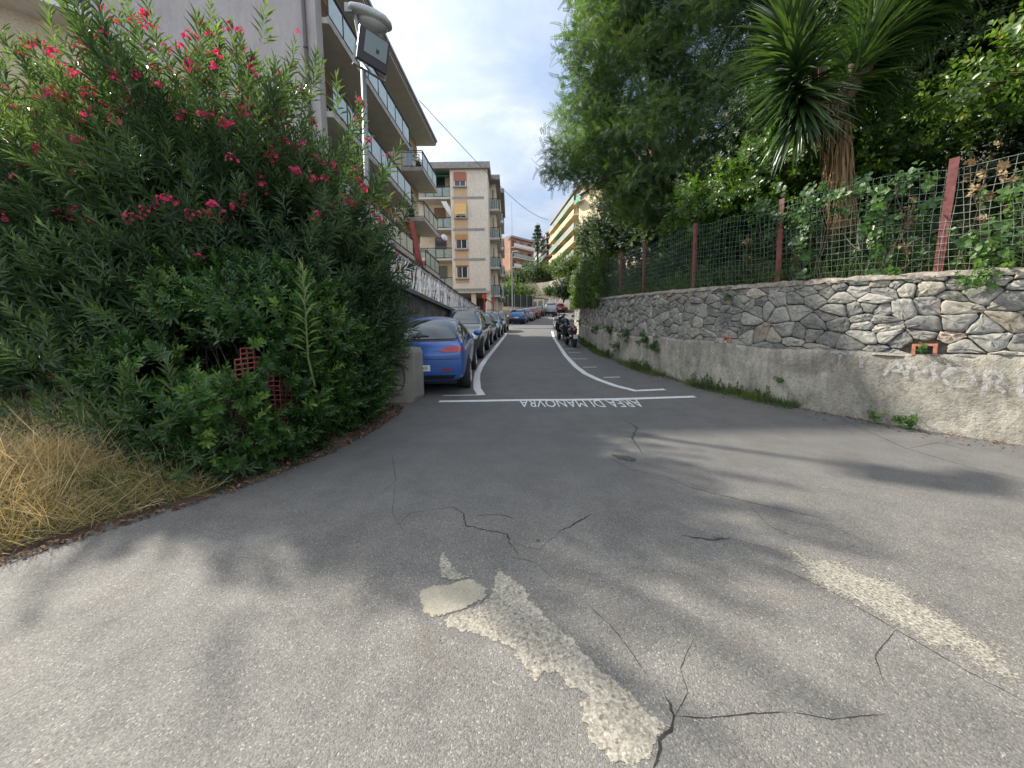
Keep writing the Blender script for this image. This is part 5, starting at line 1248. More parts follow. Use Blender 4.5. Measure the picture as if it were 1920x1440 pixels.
KINDS = {  # y, half width at belt, z underside, z belt, z top, half width at top
 'hatch': dict(L=4.15, H=1.44, st=[(0, .72, .42, .70, .74, .60), (.05, .80, .30, .80, .90, .66), (.12, .84, .22, .90, 1.00, .66), (.42, .865, .2, .93, 1.22, .60), (.78, .87, .2, .94, 1.39, .57), (1.5, .87, .19, .94, 1.44, .58), (2.2, .87, .19, .93, 1.41, .57), (2.75, .865, .19, .92, 1.14, .64), (3.02, .86, .2, .91, .97, .70), (3.6, .83, .2, .84, .88, .66), (4.0, .74, .25, .66, .72, .58), (4.15, .60, .33, .52, .56, .48)], wb=(.78, 3.33), win=[(.75, 1.3), (1.36, 2.1), (2.16, 2.72)]),
 'suv': dict(L=4.5, H=1.62, st=[(0, .74, .42, .80, .86, .66), (.06, .83, .3, .95, 1.06, .70), (.22, .87, .24, 1.0, 1.3, .66), (.5, .88, .24, 1.02, 1.52, .62), (1.3, .88, .24, 1.02, 1.6, .63), (2.3, .88, .24, 1.0, 1.58, .62), (2.9, .88, .24, .99, 1.3, .66), (3.2, .87, .24, .98, 1.06, .72), (3.9, .84, .24, .92, .98, .68), (4.35, .76, .28, .78, .84, .6), (4.5, .64, .36, .6, .64, .5)], wb=(.85, 3.6), win=[(.5, 1.1), (1.16, 2.0), (2.06, 2.8)]),
 'small': dict(L=3.6, H=1.5, st=[(0, .68, .4, .74, .8, .58), (.05, .76, .3, .88, 1.0, .64), (.16, .80, .22, .95, 1.2, .6), (.4, .81, .2, .97, 1.42, .55), (1.2, .81, .2, .97, 1.5, .56), (2.0, .81, .2, .95, 1.46, .55), (2.5, .80, .2, .93, 1.18, .6), (2.8, .79, .2, .9, .97, .64), (3.3, .74, .22, .8, .85, .6), (3.6, .6, .32, .6, .64, .48)], wb=(.6, 3.0), win=[(.5, 1.3), (1.36, 2.4)]),
 'van': dict(L=4.4, H=1.85, st=[(0, .78, .42, .8, .9, .68), (.04, .85, .3, 1.0, 1.2, .74), (.1, .87, .25, 1.05, 1.5, .72), (.25, .88, .24, 1.08, 1.78, .68), (1.2, .88, .24, 1.08, 1.85, .68), (2.5, .88, .24, 1.05, 1.82, .67), (3.2, .88, .24, 1.02, 1.4, .68), (3.6, .86, .24, .98, 1.1, .7), (4.2, .78, .28, .82, .9, .6), (4.4, .62, .36, .6, .66, .5)], wb=(.75, 3.55), win=[(.5, 1.5), (1.56, 2.3), (2.36, 3.1)])}
def wheel(parent, x, y, r, side):
    Mw = Matrix.Translation((x, y, r)) @ Matrix.Rotation(R(90)*side, 4, 'Y'); w = .1
    mb = MB(); mb.lathe([(r*.6, -w), (r*.93, -w), (r, -w*.6), (r, w*.6), (r*.93, w), (r*.66, w), (r*.62, w*.5)], 24, Mw); o = mb.build('wheel', M['tyre'], parent, smooth=True)
    mb = MB(); mb.lathe([(r*.66, w*.3), (r*.66, w*1.02), (r*.60, w*1.04), (r*.58, w*.5)], 24, Mw)
    for k in range(5):
        a = 2*math.pi*k/5; Ms = Mw @ Matrix.Rotation(a, 4, 'Z'); mb.add([Ms @ Vector(v) for v in ((.02, -.035, w*.95), (r*.62, -.02, w*.98), (r*.62, .02, w*.98), (.02, .035, w*.95), (.02, -.035, w*.5), (r*.62, -.02, w*.5), (r*.62, .02, w*.5), (.02, .035, w*.5))], [(0,1,2,3),(4,7,6,5),(0,4,5,1),(2,6,7,3)])
    mb.lathe([(.05, w*.5), (.05, w*1.0), (.01, w*1.03)], 12, Mw); mb.build('rim', M['rim'], o)
def make_car(kind, pm, pitch=0, rack=False):
    K = KINDS[kind]; L = K['L']; st = K['st']; V = []; Fc = []
    for (y, hw, zb_, zbelt, ztop_, hwt) in st:
        half = [(hw*.80, zb_), (hw*.97, zb_+.09), (hw*1.0, zb_+(zbelt-zb_)*.55), (hw*.985, zbelt-.04), (hwt+(hw-hwt)*.25 if ztop_-zbelt > .15 else (hw+hwt)/2+.06, zbelt+(ztop_-zbelt)*.55), (hwt, ztop_-.05 if ztop_-zbelt > .15 else ztop_-.015), (hwt*.55, ztop_)]
        if ztop_-zbelt > .15: half[4] = (hw*.985+(hwt+.03-hw*.985)*.5, zbelt+(ztop_-.05-zbelt)*.5)
        row = half+[(0, ztop_+.012)]+[(-x, z) for x, z in half[::-1]]+[(0, zb_)]
        for x, z in row: V.append((x, y, z))
    n = 16
    for i in range(len(st)-1):
        for k in range(n): Fc.append((i*n+k, i*n+(k+1)%n, (i+1)*n+(k+1)%n, (i+1)*n+k))
    for i, rev in ((0, False), (len(st)-1, True)):   # end caps in quads
        b = i*n
        for k in range(7):
            f = (b+k, b+k+1, b+13-k, b+14-k) if k < 6 else None
            if f: Fc.append(f if not rev else f[::-1])
        f1 = (b+15, b+0, b+14); f2 = (b+6, b+7, b+8)
        Fc.append(f1 if not rev else f1[::-1]); Fc.append(f2 if not rev else f2[::-1])
    me = bpy.data.meshes.new('body'); me.from_pydata(V, [], Fc)
    bm = bmesh.new(); bm.from_mesh(me); bmesh.ops.recalc_face_normals(bm, faces=bm.faces); bm.to_mesh(me); bm.free()
    t = bpy.data.objects.new('tmp', me); col.objects.link(t); m = t.modifiers.new('s', 'SUBSURF'); m.levels = 2; m.render_levels = 2
    dg = bpy.context.evaluated_depsgraph_get(); dg.update(); me2 = bpy.data.meshes.new_from_object(t.evaluated_get(dg)); bpy.data.objects.remove(t)
    for p in me2.polygons: p.use_smooth = True
    me2.name = 'body'; root = empty('parked_car'); body = link('body', me2, pm, root)
    bm = bmesh.new(); bm.from_mesh(me2); bvh = BVHTree.FromBMesh(bm); bm.free()
    def decal(name, out, view, mat, off=.006, parent=None, cell=.05, mirror=False):
        """panel lying on the body: outline in the rear/front (x,z) or side (y,z) view"""
        res = None
        for sg in ((1, -1) if mirror else (1,)):
            b = bmesh.new(); vs = [b.verts.new((p[0], p[1], 0)) for p in out]; b.faces.new(vs)
            for ax in (0, 1):
                lo = min(p[ax] for p in out)+cell; hi = max(p[ax] for p in out); no = (1, 0, 0) if ax == 0 else (0, 1, 0)
                while lo < hi: bmesh.ops.bisect_plane(b, geom=b.verts[:]+b.edges[:]+b.faces[:], plane_co=(lo*no[0], lo*no[1], 0), plane_no=no); lo += cell
            last = None
            for v in b.verts:
                a, z = v.co.x, v.co.y
                if view == 'rear': o_, d_ = Vector((a*sg, -3, z)), Vector((0, 1, 0))
                elif view == 'front': o_, d_ = Vector((a*sg, L+3, z)), Vector((0, -1, 0))
                elif view == 'rearc': o_, d_ = Vector((a*sg+2*sg*.8, -2, z)), Vector((-.8*sg, 1, 0)).normalized()   # seen from the rear corner
                else: o_, d_ = Vector((3*sg, a, z)), Vector((-sg, 0, 0))
                h = bvh.ray_cast(o_, d_)
                v.co = h[0]+h[1]*off if h[0] else (last or Vector((0, 0, -1))); last = v.co.copy()
            bmesh.ops.recalc_face_normals(b, faces=b.faces)
            mm = bpy.data.meshes.new(name); b.to_mesh(mm); b.free()
            for p in mm.polygons: p.use_smooth = True
            res = link(name, mm, mat, parent or root)
        return res
    H = K['H']; yb = st[2][0]
    zbl = st[3][3]
    # side glass
    def topz(y): return float(np.interp(y, [s[0] for s in st], [s[4] for s in st]))
    beltz = lambda y: float(np.interp(y, [s[0] for s in st], [s[3] for s in st]))+.035
    for (a, b) in K['win']:
        n_ = 6; out = [(a+(b-a)*i/n_, beltz(a+(b-a)*i/n_)) for i in range(n_+1)]+[(b-(b-a)*i/n_, max(beltz(b-(b-a)*i/n_)+.02, topz(b-(b-a)*i/n_)-.14)) for i in range(n_+1)]
        decal('side_window', out, 'side', M['carglass'], .005, mirror=True)
    # rear and front glass
    zr0, zr1 = st[2][4]+.03, H-.10; wr0, wr1 = st[2][5]+.06, st[4][5]-.02
    rg = [(-wr0, zr0), (wr0, zr0), (wr0-.01, zr0+(zr1-zr0)*.5), (wr1, zr1), (wr1*.5, zr1+.02), (-wr1*.5, zr1+.02), (-wr1, zr1), (-wr0+.01, zr0+(zr1-zr0)*.5)]
    decal('rear_window_frame', [(x*1.06, (z-zr0)*1.12+zr0-.035) for x, z in rg], 'rear', M['trim'], .004); decal('rear_window', rg, 'rear', M['carglass'], .012)
    i_w = [i for i, s in enumerate(st) if s[4]-s[3] < .12 and s[0] > L/2][0]; zf0 = st[i_w][4]+.05
    fg = [(-st[i_w][5]-.02, zf0), (st[i_w][5]+.02, zf0), (st[i_w-2][5]+.0, H-.12), (-st[i_w-2][5]-.0, H-.12)]
    decal('windscreen', fg, 'front', M['carglass'], .01)
    # lamps
    zt_ = st[1][3]
    if kind == 'hatch': tl = [(.38, .84), (.45, .805), (.76, .80), (.80, .85), (.77, .90), (.62, .912), (.46, .875)]
    elif kind == 'van': tl = [(.70, .8), (.86, .8), (.86, 1.15), (.74, 1.15)]
    else: tl = [(.58, .74), (.80, .72), (.84, .96), (.62, .94)]
    tl = [(x*min(1, st[2][1]/.84), z) for x, z in tl]
    decal('tail_light', tl, 'rear', M['tail'], .012, cell=.03, mirror=True)
    decal('headlight', [(.42, .60), (.70, .60), (.80, .74), (.72, .80), (.5, .74)] if kind != 'suv' else [(.45, .68), (.72, .68), (.80, .84), (.6, .84)], 'front', M['headl'], .012, cell=.03, mirror=True)
    decal('grille', [(-.32, .5), (.32, .5), (.36, .66), (-.36, .66)], 'front', M['trim'], .008)
    # bumper seam, lower skirt
    decal('lower_bumper', [(-.62, .30), (.62, .30), (.66, .38), (-.66, .38)] if kind == 'hatch' else [(-.72, .32), (.72, .32), (.76, .55), (-.76, .55)], 'rear', M['trim'], .008)
    decal('bumper_seam', [(-.80*st[2][1]/.84, .672), (.80*st[2][1]/.84, .672), (.80*st[2][1]/.84, .682), (-.80*st[2][1]/.84, .682)], 'rear', M['trim'], .003)
    pz = .52 if kind == 'hatch' else .66
    pl = decal('number_plate', [(-.26, pz-.055), (.26, pz-.055), (.26, pz+.055), (-.26, pz+.055)], 'rear', M['plate'], .016)
    decal('blue_band', [(.215, pz-.055), (.26, pz-.055), (.26, pz+.055), (.215, pz+.055)], 'rear', M['euroblue'], .019, parent=pl); decal('blue_band', [(-.26, pz-.055), (-.215, pz-.055), (-.215, pz+.055), (-.26, pz+.055)], 'rear', M['euroblue'], .019, parent=pl)
    decal('number_plate', [(-.26, .40), (.26, .40), (.26, .51), (-.26, .51)], 'front', M['plate'], .016)
    if kind == 'hatch': decal('reflector', [(.42, .475), (.62, .475), (.62, .505), (.42, .505)], 'rear', M['tail'], .01, cell=.03, mirror=True)
    # door seams and handles
    for (a, b) in K['win'][1:]:
        decal('door_seam', [(a-.035, .30), (a-.025, .30), (a-.02, beltz(a)), (a-.03, beltz(a))], 'side', M['trim'], .003, mirror=True)
        decal('door_handle', [(a+.05, beltz(a)-.14), (a+.22, beltz(a)-.14), (a+.22, beltz(a)-.11), (a+.05, beltz(a)-.11)], 'side', pm, .03, mirror=True)
    # wheel arches and wheels
    r = .31 if kind in ('hatch', 'small') else .34
    for yy in K['wb']:
        hwm = float(np.interp(yy, [s[0] for s in st], [s[1] for s in st]))
        arch = [(yy+(r+.055)*math.cos(a), max(.20, r+(r+.055)*math.sin(a))) for a in np.linspace(-.35, math.pi+.35, 16)]
        decal('wheel_arch', arch, 'side', M['trim'], .004, mirror=True)
        for sg in (1, -1): wheel(root, sg*(hwm-.075), yy, r, sg)
    mb = MB(); mb.cbox((0, L/2, .21), (1.3, L-.7, .10)); mb.build('underbody', M['trim'], root)
    for sg in (1, -1):                               # mirrors
        yv = K['win'][-1][1]-.08; mb = MB(); x0 = st[5][1]; Mv = Matrix.Translation((sg*(x0+.10), yv, beltz(yv)+.05)) @ Matrix.Diagonal((.11, .06, .075, 1))
        bm_ = bmesh.new(); bmesh.ops.create_uvsphere(bm_, u_segments=12, v_segments=8, radius=1); mb.add([Mv @ v.co for v in bm_.verts], [[v.index for v in f.verts] for f in bm_.faces]); bm_.free(); mb.build('wing_mirror', pm, root, smooth=True)
    if kind == 'hatch':
        mb = MB(); mb.tube([(0, .95, H-.01), (0, .80, H+.09)], .004, 4); mb.build('antenna', M['trim'], root)
        mb = MB(); mb.tube([(0, .145, zr0+.05), (.02, .13, zr0+.03)], .02, 6); pts = []
        for i in range(6):
            x = -.02-.30*i/5*-1; h = bvh.ray_cast(Vector((x-.1, -3, zr0+.05+.012*i/5)), Vector((0, 1, 0))); pts.append(tuple(h[0]+Vector((0, -.03, 0))))
        mb.tube(pts, .011, 5); mb.build('wiper', M['trim'], root)
        decal('emblem', [(.028*math.cos(a), .90+.028*math.sin(a)) for a in np.linspace(0, 5.6, 8)], 'rear', M['chrome'], .012, cell=.03)
    if rack:
        mb = MB()
        for sg in (1, -1): mb.tube([(sg*.56, .75, H-.03), (sg*.56, .85, H+.05), (sg*.56, 2.2, H+.05), (sg*.56, 2.3, H-.03)], .018, 6)
        for yy in (1.05, 1.95): mb.bar((-.6, yy, H+.06), (.6, yy, H+.06), .05, .03)
        mb.build('roof_rack', M['rim'], root, smooth=False)
    return root
def put(car, x, y, facing=0, yaw=0, label='', cat='car', group='cars parked along the left side'):
    a = R(yaw+facing); sl = math.atan((zp(y+2)-zp(y-.01))/2.01)
    car.location = (x, y, zp(y)+.0); car.rotation_euler = (sl if facing == 0 else -sl, 0, a); car.rotation_mode = 'XYZ'
    fx = Matrix.Rotation(sl, 4, 'X') @ Matrix.Rotation(a, 4, 'Z'); car.rotation_euler = fx.to_euler()
    return tag(car, label, cat, group)
P_blue = paint('blue_car_paint', (.035, .11, .36)); P_suv = paint('green_grey_car_paint', (.085, .10, .085)); P_dk = paint('dark_green_car_paint', (.045, .065, .055)); P_teal = paint('teal_car_paint', (.02, .16, .28)); P_sil = paint('silver_car_paint', (.36, .38, .40)); P_red = paint('red_car_paint', (.30, .015, .02)); P_blk = paint('black_car_paint', (.02, .022, .028)); P_blue2 = paint('sky_blue_car_paint', (.06, .17, .42)); P_wht = paint('white_car_paint', (.62, .63, .64))
c1 = put(make_car('hatch', P_blue), -1.71, 7.1, 0, 2, 'bright blue hatchback, nearest parked car, seen from behind')
pt = text_mesh('57XR', .098)                      # visible end of the plate; the rest is hidden by the block
for v in pt.vertices: v.co = (v.co.x*.78+.085, -.03-0, v.co.y+.52-.034)
txt = link('plate_characters', pt, M['ink'], [c for c in c1.children if c.name.startswith('number_plate')][0])
# seat characters on the plate surface
plm = [c for c in c1.children if c.name.startswith('number_plate')][0].data; yav = sum(v.co.y for v in plm.vertices)/len(plm.vertices); bmp_ = bmesh.new(); bmp_.from_mesh(plm); pb_ = BVHTree.FromBMesh(bmp_); bmp_.free()
for v in pt.vertices:
    h = pb_.ray_cast(Vector((v.co.x, -3, v.co.z)), Vector((0, 1, 0))); v.co.y = (h[0].y if h[0] else yav)-.004
put(make_car('suv', P_suv, rack=True), -1.80, 16.4, 180, 0, 'grey-green estate with roof bars, parked in front of the blue hatchback')
put(make_car('hatch', P_dk), -1.62, 21.2, 180, -2, 'dark green hatchback, third car of the parked row')
put(make_car('small', P_teal), -1.32, 25.6, 180, -2, 'teal blue small car, fourth of the parked row')
put(make_car('small', paint('brown_car_paint', (.10, .05, .04))), -1.0, 30.2, 180, -3, 'dark brownish small car behind the teal one')
put(make_car('small', P_blue2), .55, 38.6, 0, -9, 'small blue car with its rear facing down the street beyond the pale strip')
put(make_car('hatch', P_sil), 1.55, 43.6, 0, -9, 'silver-grey car between the small blue car and the red car')
put(make_car('hatch', P_red), 2.55, 48.6, 0, -10, 'red hatchback parked far up the street on the left')
put(make_car('hatch', P_blk), 3.6, 53.6, 0, -12, 'black car at the far end of the parked row')
put(make_car('van', P_sil), 5.75, 56.5, 0, -8, 'silver people carrier driving away at the top of the street', 'van', 'vehicles at the top of the street')
put(make_car('small', P_red), 7.9, 63, 0, -4, 'small red car half hidden beside the silver people carrier', 'car', 'vehicles at the top of the street')

# ------------------------------------------------------------------ scooters
def ellip(mb, c, r, M4=None, var=.5):
    b = bmesh.new(); bmesh.ops.create_uvsphere(b, u_segments=14, v_segments=9, radius=1); Mt = Matrix.Translation(c) @ (M4 or Matrix.Identity(4)) @ Matrix.Diagonal((*r, 1))
    mb.add([Mt @ v.co for v in b.verts], [[v.index for v in f.verts] for f in b.faces]); b.free()
def make_scooter(bodym, topcase=True):
    o = empty('scooter')                            # rear at y=0, forward +y
    for yy in (.28, 1.55):
        Mw = Matrix.Translation((0, yy, .26)) @ Matrix.Rotation(R(90), 4, 'Y'); mb = MB(); mb.lathe([(.15, -.06), (.22, -.065), (.26, -.03), (.26, .03), (.22, .065), (.15, .06)], 20, Mw); w = mb.build('wheel', M['tyre'], o, smooth=True)
        mb = MB(); mb.lathe([(.15, -.04), (.15, .04), (.03, .05)], 14, Mw); mb.build('rim', M['rim'], w)
    mb = MB(); ellip(mb, (0, .42, .68), (.17, .48, .20)); ellip(mb, (0, .30, .80), (.12, .30, .10)); ellip(mb, (0, 1.32, .70), (.20, .13, .36), Matrix.Rotation(R(12), 4, 'X')); ellip(mb, (0, 1.55, .5), (.09, .26, .07)); mb.box((-.17, .75, .30), (.17, 1.3, .40)); mb.build('body', bodym, o, smooth=True)
    mb = MB(); ellip(mb, (0, .52, .86), (.15, .42, .07)); mb.build('seat', M['trim'], o, smooth=True)
    mb = MB(); ellip(mb, (0, .16, .44), (.07, .22, .03), Matrix.Rotation(R(-55), 4, 'X')); mb.box((-.02, .0, .35), (.02, .08, .62)); mb.build('mudguard', M['trim'], o)
    mb = MB(); mb.cbox((0, -.03, .47), (.18, .012, .17)); mb.build('number_plate', M['plate'], o)
    mb = MB(); ellip(mb, (0, -.04, .75), (.11, .05, .055)); mb.build('tail_light', M['tail'], o, smooth=True)
    mb = MB(); mb.tube([(.13, .05, .30), (.14, .35, .30), (.12, .6, .32)], [.055, .055, .02], 10); mb.build('exhaust', M['galv'], o, smooth=True)
    mb = MB(); mb.tube([(0, 1.50, .3), (0, 1.30, 1.02)], .025, 8); mb.tube([(-.33, 1.16, 1.02), (-.15, 1.26, 1.04), (.15, 1.26, 1.04), (.33, 1.16, 1.02)], .016, 8); ellip(mb, (0, 1.3, 1.02), (.12, .09, .09)); mb.build('handlebar', M['trim'], o, smooth=True)
    for sg in (-1, 1):
        mb = MB(); mb.tube([(sg*.2, 1.22, 1.04), (sg*.27, 1.2, 1.2)], .008, 5); ellip(mb, (sg*.29, 1.19, 1.24), (.07, .015, .045)); mb.build('mirror', M['trim'], o, smooth=True)
    if topcase: mb = MB(); ellip(mb, (0, .02, 1.0), (.2, .2, .15)); mb.build('top_case', M['trim'], o, smooth=True)
    else: mb = MB(); mb.tube([(-.1, .1, .82), (-.08, -.08, .86), (.08, -.08, .86), (.1, .1, .82)], .012, 6); mb.build('grab_rail', M['galv'], o, smooth=True)
    return o
def puts(o, x, y, yaw, lean, label): o.location = (x, y, zp(y)); o.rotation_euler = (Matrix.Rotation(math.atan(.1), 4, 'X') @ Matrix.Rotation(R(yaw), 4, 'Z') @ Matrix.Rotation(R(lean), 4, 'Y')).to_euler(); tag(o, label, 'scooter', 'scooters parked by the stone wall')
S_blk = paint('black_scooter_paint', (.02, .02, .024)); S_wht = paint('white_scooter_paint', (.6, .6, .6))
puts(make_scooter(S_blk, False), 2.62, 15.6, 6, -6, 'black scooter with pale number plate, nearest of the scooters')
puts(make_scooter(S_blk, True), 2.68, 18.8, 6, -6, 'black scooter with top case, second from the camera')
puts(make_scooter(paint('grey_scooter_paint', (.05, .05, .055)), False), 3.05, 21.2, 8, -6, 'dark scooter third in the row, half hidden behind the second')
puts(make_scooter(S_wht, True), 3.75, 28.0, 15, -5, 'white scooter furthest up along the wall')

# ------------------------------------------------------------------ far end of the street
def boxthing(name, label, cat, x0, x1, y, dep, z0, z1, mat): pass
def ptz(px, py, d): p = atd(px, py, d); return p
M['salmon'] = simple('salmon_stucco', (.44, .24, .17), .9, var=.07, scale=.6); M['peachw'] = simple('peach_stucco', (.55, .37, .24), .9, var=.06, scale=.6); M['yelw'] = simple('pale_yellow_stucco', (.58, .49, .31), .9, var=.06, scale=.6)
M['palewall'] = render_mat('pale_retaining_render', (.34, .31, .22), (.50, .46, .34), 3)
def rotbox(mb, A_, B_, dep, z0, z1, off=0.0):
    """box whose front runs from A_ to B_ (x,y), going back by dep"""
    A_, B_ = Vector((A_[0], A_[1], 0)), Vector((B_[0], B_[1], 0)); d = (B_-A_).normalized(); n = Vector((d.y, -d.x, 0)); n = n if n.y < 0 or (abs(n.y) < .3 and n.x < 0) else -n
    A_ = A_+n*off; B_ = B_+n*off; q = [A_, B_, B_-n*dep, A_-n*dep]
    mb.add([(p.x, p.y, z0) for p in q]+[(p.x, p.y, z1) for p in q], [(0,3,2,1),(4,5,6,7),(0,1,5,4),(1,2,6,5),(2,3,7,6),(3,0,4,7)])
def facade(name, label, A_, B_, dep, z0, z1, nf, nb, wall, slab='slabedge', awn=None, side=None, bal=True, shut='shutter'):
    o = tag(empty(name), label, 'building'); mb = MB(); rotbox(mb, A_, B_, dep, z0, z1); mb.build('wall', M[wall], o)
    if side: mb = MB(); rotbox(mb, side[0], side[1], dep*.98, z0, z1); mb.build('side_wall', M[wall], o)
    mb = MB(); rotbox(mb, A_, B_, dep+1.4, z1, z1+.5, .7); mb.build('roof', M['fascia'], o)
    A3, B3 = Vector((*A_, 0)), Vector((*B_, 0)); L = (B3-A3).length; d = (B3-A3).normalized(); fh = (z1-z0)/nf
    for f in range(nf):
        zf = z0+f*fh
        if bal:
            mb = MB(); a = A3+d*(L*.06); b = A3+d*(L*.94); rotbox(mb, (a.x, a.y), (b.x, b.y), 1.2, zf, zf+.2, 1.2); bo = mb.build('balcony', M[slab], o)
            mb = MB(); rotbox(mb, (a.x, a.y), (b.x, b.y), .06, zf+.3, zf+1.05, 1.19); mb.build('railing', M[slab] if f % 2 else M['frostg'], bo)
        for k in range(nb):
            u = L*(k+.5)/nb; a = A3+d*(u-.5*min(1.6, L/nb*.5)); b = A3+d*(u+.5*min(1.6, L/nb*.5)); mb = MB()
            rotbox(mb, (a.x, a.y), (b.x, b.y), .1, zf+.5, zf+fh*.82, .05); w = mb.build('window', M['winglass'] if (f*3+k) % 3 else M[shut], o)
        if awn:
            for (ff, u0, u1) in awn:
                if ff == f:
                    a = A3+d*(L*u0); b = A3+d*(L*u1); n = Vector((d.y, -d.x, 0)); n = n if n.y < 0 or (abs(n.y) < .3 and n.x < 0) else -n
                    mb = MB(); za = zf+fh*.95; vs = [a+n*.06, b+n*.06, b+n*1.35, a+n*1.35]; mb.add([(p.x, p.y, za-(i > 1)*2.4) for i, p in enumerate(vs)]+[(p.x, p.y, za-.06-(i > 1)*2.4) for i, p in enumerate(vs)], [(0,1,2,3),(7,6,5,4),(0,4,5,1),(2,6,7,3),(1,5,6,2),(3,7,4,0)]); mb.build('awning', M['teal'], o)
    return o
def X(px, d): return (atd(px, 500, d).x, d)
zr = lambda py, d, px=980: atd(px, py, d).z
facade('apartment_house', 'salmon brick apartment house with white balconies closing the street', X(956, 104), X(1000, 110), 14, zr(522, 105), zr(447, 105), 4, 3, 'salmon', 'white')
mb = MB(); sd = tag(empty('apartment_house'), 'narrow peach flank of a house just right of the cream block', 'building'); rotbox(mb, X(943.5, 112), X(955.5, 103.8), .4, zr(525, 104), zr(449, 104)); mb.build('wall', M['peachw'], sd)
mb = MB(); rotbox(mb, X(943.2, 112), X(955.7, 103.6), .8, zr(449, 104), zr(447.5, 104), .2); mb.build('roof', M['fascia'], sd)
facade('apartment_house', 'pinkish apartment house half hidden by the cedar', X(1007, 125), X(1034, 108), 12, zr(490, 115, 1010), zr(447, 115, 1010), 4, 3, 'salmon', 'slabedge', [(1, .3, .6)])
facade('apartment_house', 'tall pale yellow apartment house with green awnings on the hillside', X(1036, 92), X(1092, 70), 12, zr(490, 76, 1060), zr(372, 76, 1060), 5, 6, 'yelw', 'yelw', [(1, .15, .42), (2, .22, .42), (3, .38, .6), (4, .62, .82), (1, .6, .72)])
yh = tag(empty('apartment_house'), 'yellow upper block rising at the right end of the hillside apartments', 'building'); mb = MB(); rotbox(mb, X(1085, 66), X(1130, 60), 12, zr(500, 62, 1100), zr(352, 62, 1100)); mb.build('wall', M['yelw'], yh); mb = MB(); rotbox(mb, X(1084, 66), X(1131, 60), 13, zr(350, 62, 1100), zr(347, 62, 1100), .4); mb.build('roof', M['fascia'], yh)
mb = MB(); a3, b3 = Vector((*X(1084, 65.5), 0)), Vector((*X(1074, 68), 0)); 
mb.add([(a3.x, a3.y-.5, zr(365, 65, 1084)), (b3.x, b3.y-.5, zr(371, 65, 1080)), (b3.x, b3.y-2.5, zr(381, 65, 1080)), (a3.x, a3.y-2.5, zr(377, 65, 1084)), (a3.x, a3.y-.5, zr(366, 65, 1084)), (b3.x, b3.y-.5, zr(372, 65, 1080)), (b3.x, b3.y-2.5, zr(382, 65, 1080)), (a3.x, a3.y-2.5, zr(378, 65, 1084))], [(0,1,2,3),(7,6,5,4),(0,4,5,1),(2,6,7,3),(1,5,6,2),(3,7,4,0)]); mb.build('awning', M['teal'], yh)
mb = MB(); rotbox(mb, X(1166, 52), X(1230, 46), 10, 10, zr(300, 50, 1200)); ph = tag(empty('apartment_house'), 'pinkish house glimpsed through the locust leaves', 'building'); mb.build('wall', simple('pinkish_stucco', (.48, .34, .28), .9), ph)
for k, (px_, py_) in enumerate(((1180, 340), (1205, 340), (1180, 400), (1205, 400))): mb = MB(); rotbox(mb, X(px_-5, 50.3-(px_-1180)*.09), X(px_+5, 49.6-(px_-1180)*.09), .1, zr(py_+12, 50, px_), zr(py_-12, 50, px_), .35); mb.build('window', M['winglass'], ph)
# terraced retaining walls, netting fence, shrubs, hedge
rw = tag(empty('upper_wall'), 'pale yellowish retaining wall curving above the top of the street', 'wall'); mb = MB()
pts = [(984, 552, 534, 78), (1005, 547, 531, 78), (1030, 543, 528, 76), (1062, 536, 519, 72), (1085, 528, 510, 68)]
for a, b in zip(pts, pts[1:]):
    q = [atd(a[0], a[1]+8, a[3]), atd(b[0], b[1]+8, b[3]), atd(b[0], b[2], b[3]), atd(a[0], a[2], a[3])]; q2 = [p+Vector((0, .5, 0)) for p in q]; mb.add(q+q2, [(0,1,2,3),(7,6,5,4),(3,2,6,7)])
mb.build('wall_face', M['palewall'], rw)
lw = tag(empty('lower_wall'), 'low grey wall with white posts beside the silver people carrier', 'wall'); mb = MB(); pm_ = MB()
pts = [(998, 592, 566, 70), (1020, 590, 563, 69), (1045, 588, 560, 67), (1075, 586, 556, 64)]
for a, b in zip(pts, pts[1:]):
    q = [atd(a[0], a[1], a[3]), atd(b[0], b[1], b[3]), atd(b[0], b[2], b[3]), atd(a[0], a[2], a[3])]; q2 = [p+Vector((0, .4, 0)) for p in q]; mb.add(q+q2, [(0,1,2,3),(7,6,5,4),(3,2,6,7)])
mb.build('wall_face', M['ribwall'] if 0 else simple('grey_render_far', (.30, .29, .26), .9, var=.1, scale=1), lw)
for px_ in (999, 1008, 1019, 1031, 1043, 1056):
    d = 70-(px_-998)*.08-.3; p = atd(px_, 590, d); t_ = atd(px_, 562-(px_-1000)*.08, d); m2 = MB(); m2.cbox((p.x, p.y, (p.z+t_.z)/2), (.22, .22, t_.z-p.z)); m2.build('post', M['white'], lw)
nf_ = tag(empty('netting_fence'), 'dark green shade-net fence with posts behind the parked cars', 'fence'); mb = MB(); P0 = atd(940, 575, 58); P1 = atd(999, 575, 63)
zt0, zt1 = zr(556, 58, 940), zr(555, 63, 999)
mb.add([(P0.x, P0.y, P0.z), (P1.x, P1.y, P1.z), (P1.x, P1.y, zt1), (P0.x, P0.y, zt0), (P0.x, P0.y+.03, P0.z), (P1.x, P1.y+.03, P1.z), (P1.x, P1.y+.03, zt1), (P0.x, P0.y+.03, zt0)], [(0,1,2,3),(7,6,5,4),(0,4,5,1),(2,6,7,3),(1,5,6,2),(3,7,4,0)]); mb.build('shade_net', simple('dark_green_net', (.02, .035, .028), .8, var=.2), nf_)
for k in range(6): p = P0.lerp(P1, k/5); m2 = MB(); m2.cbox((p.x, p.y-.08, p.z+.4), (.08, .08, 3.1)); m2.build('post', M['galv'], nf_)
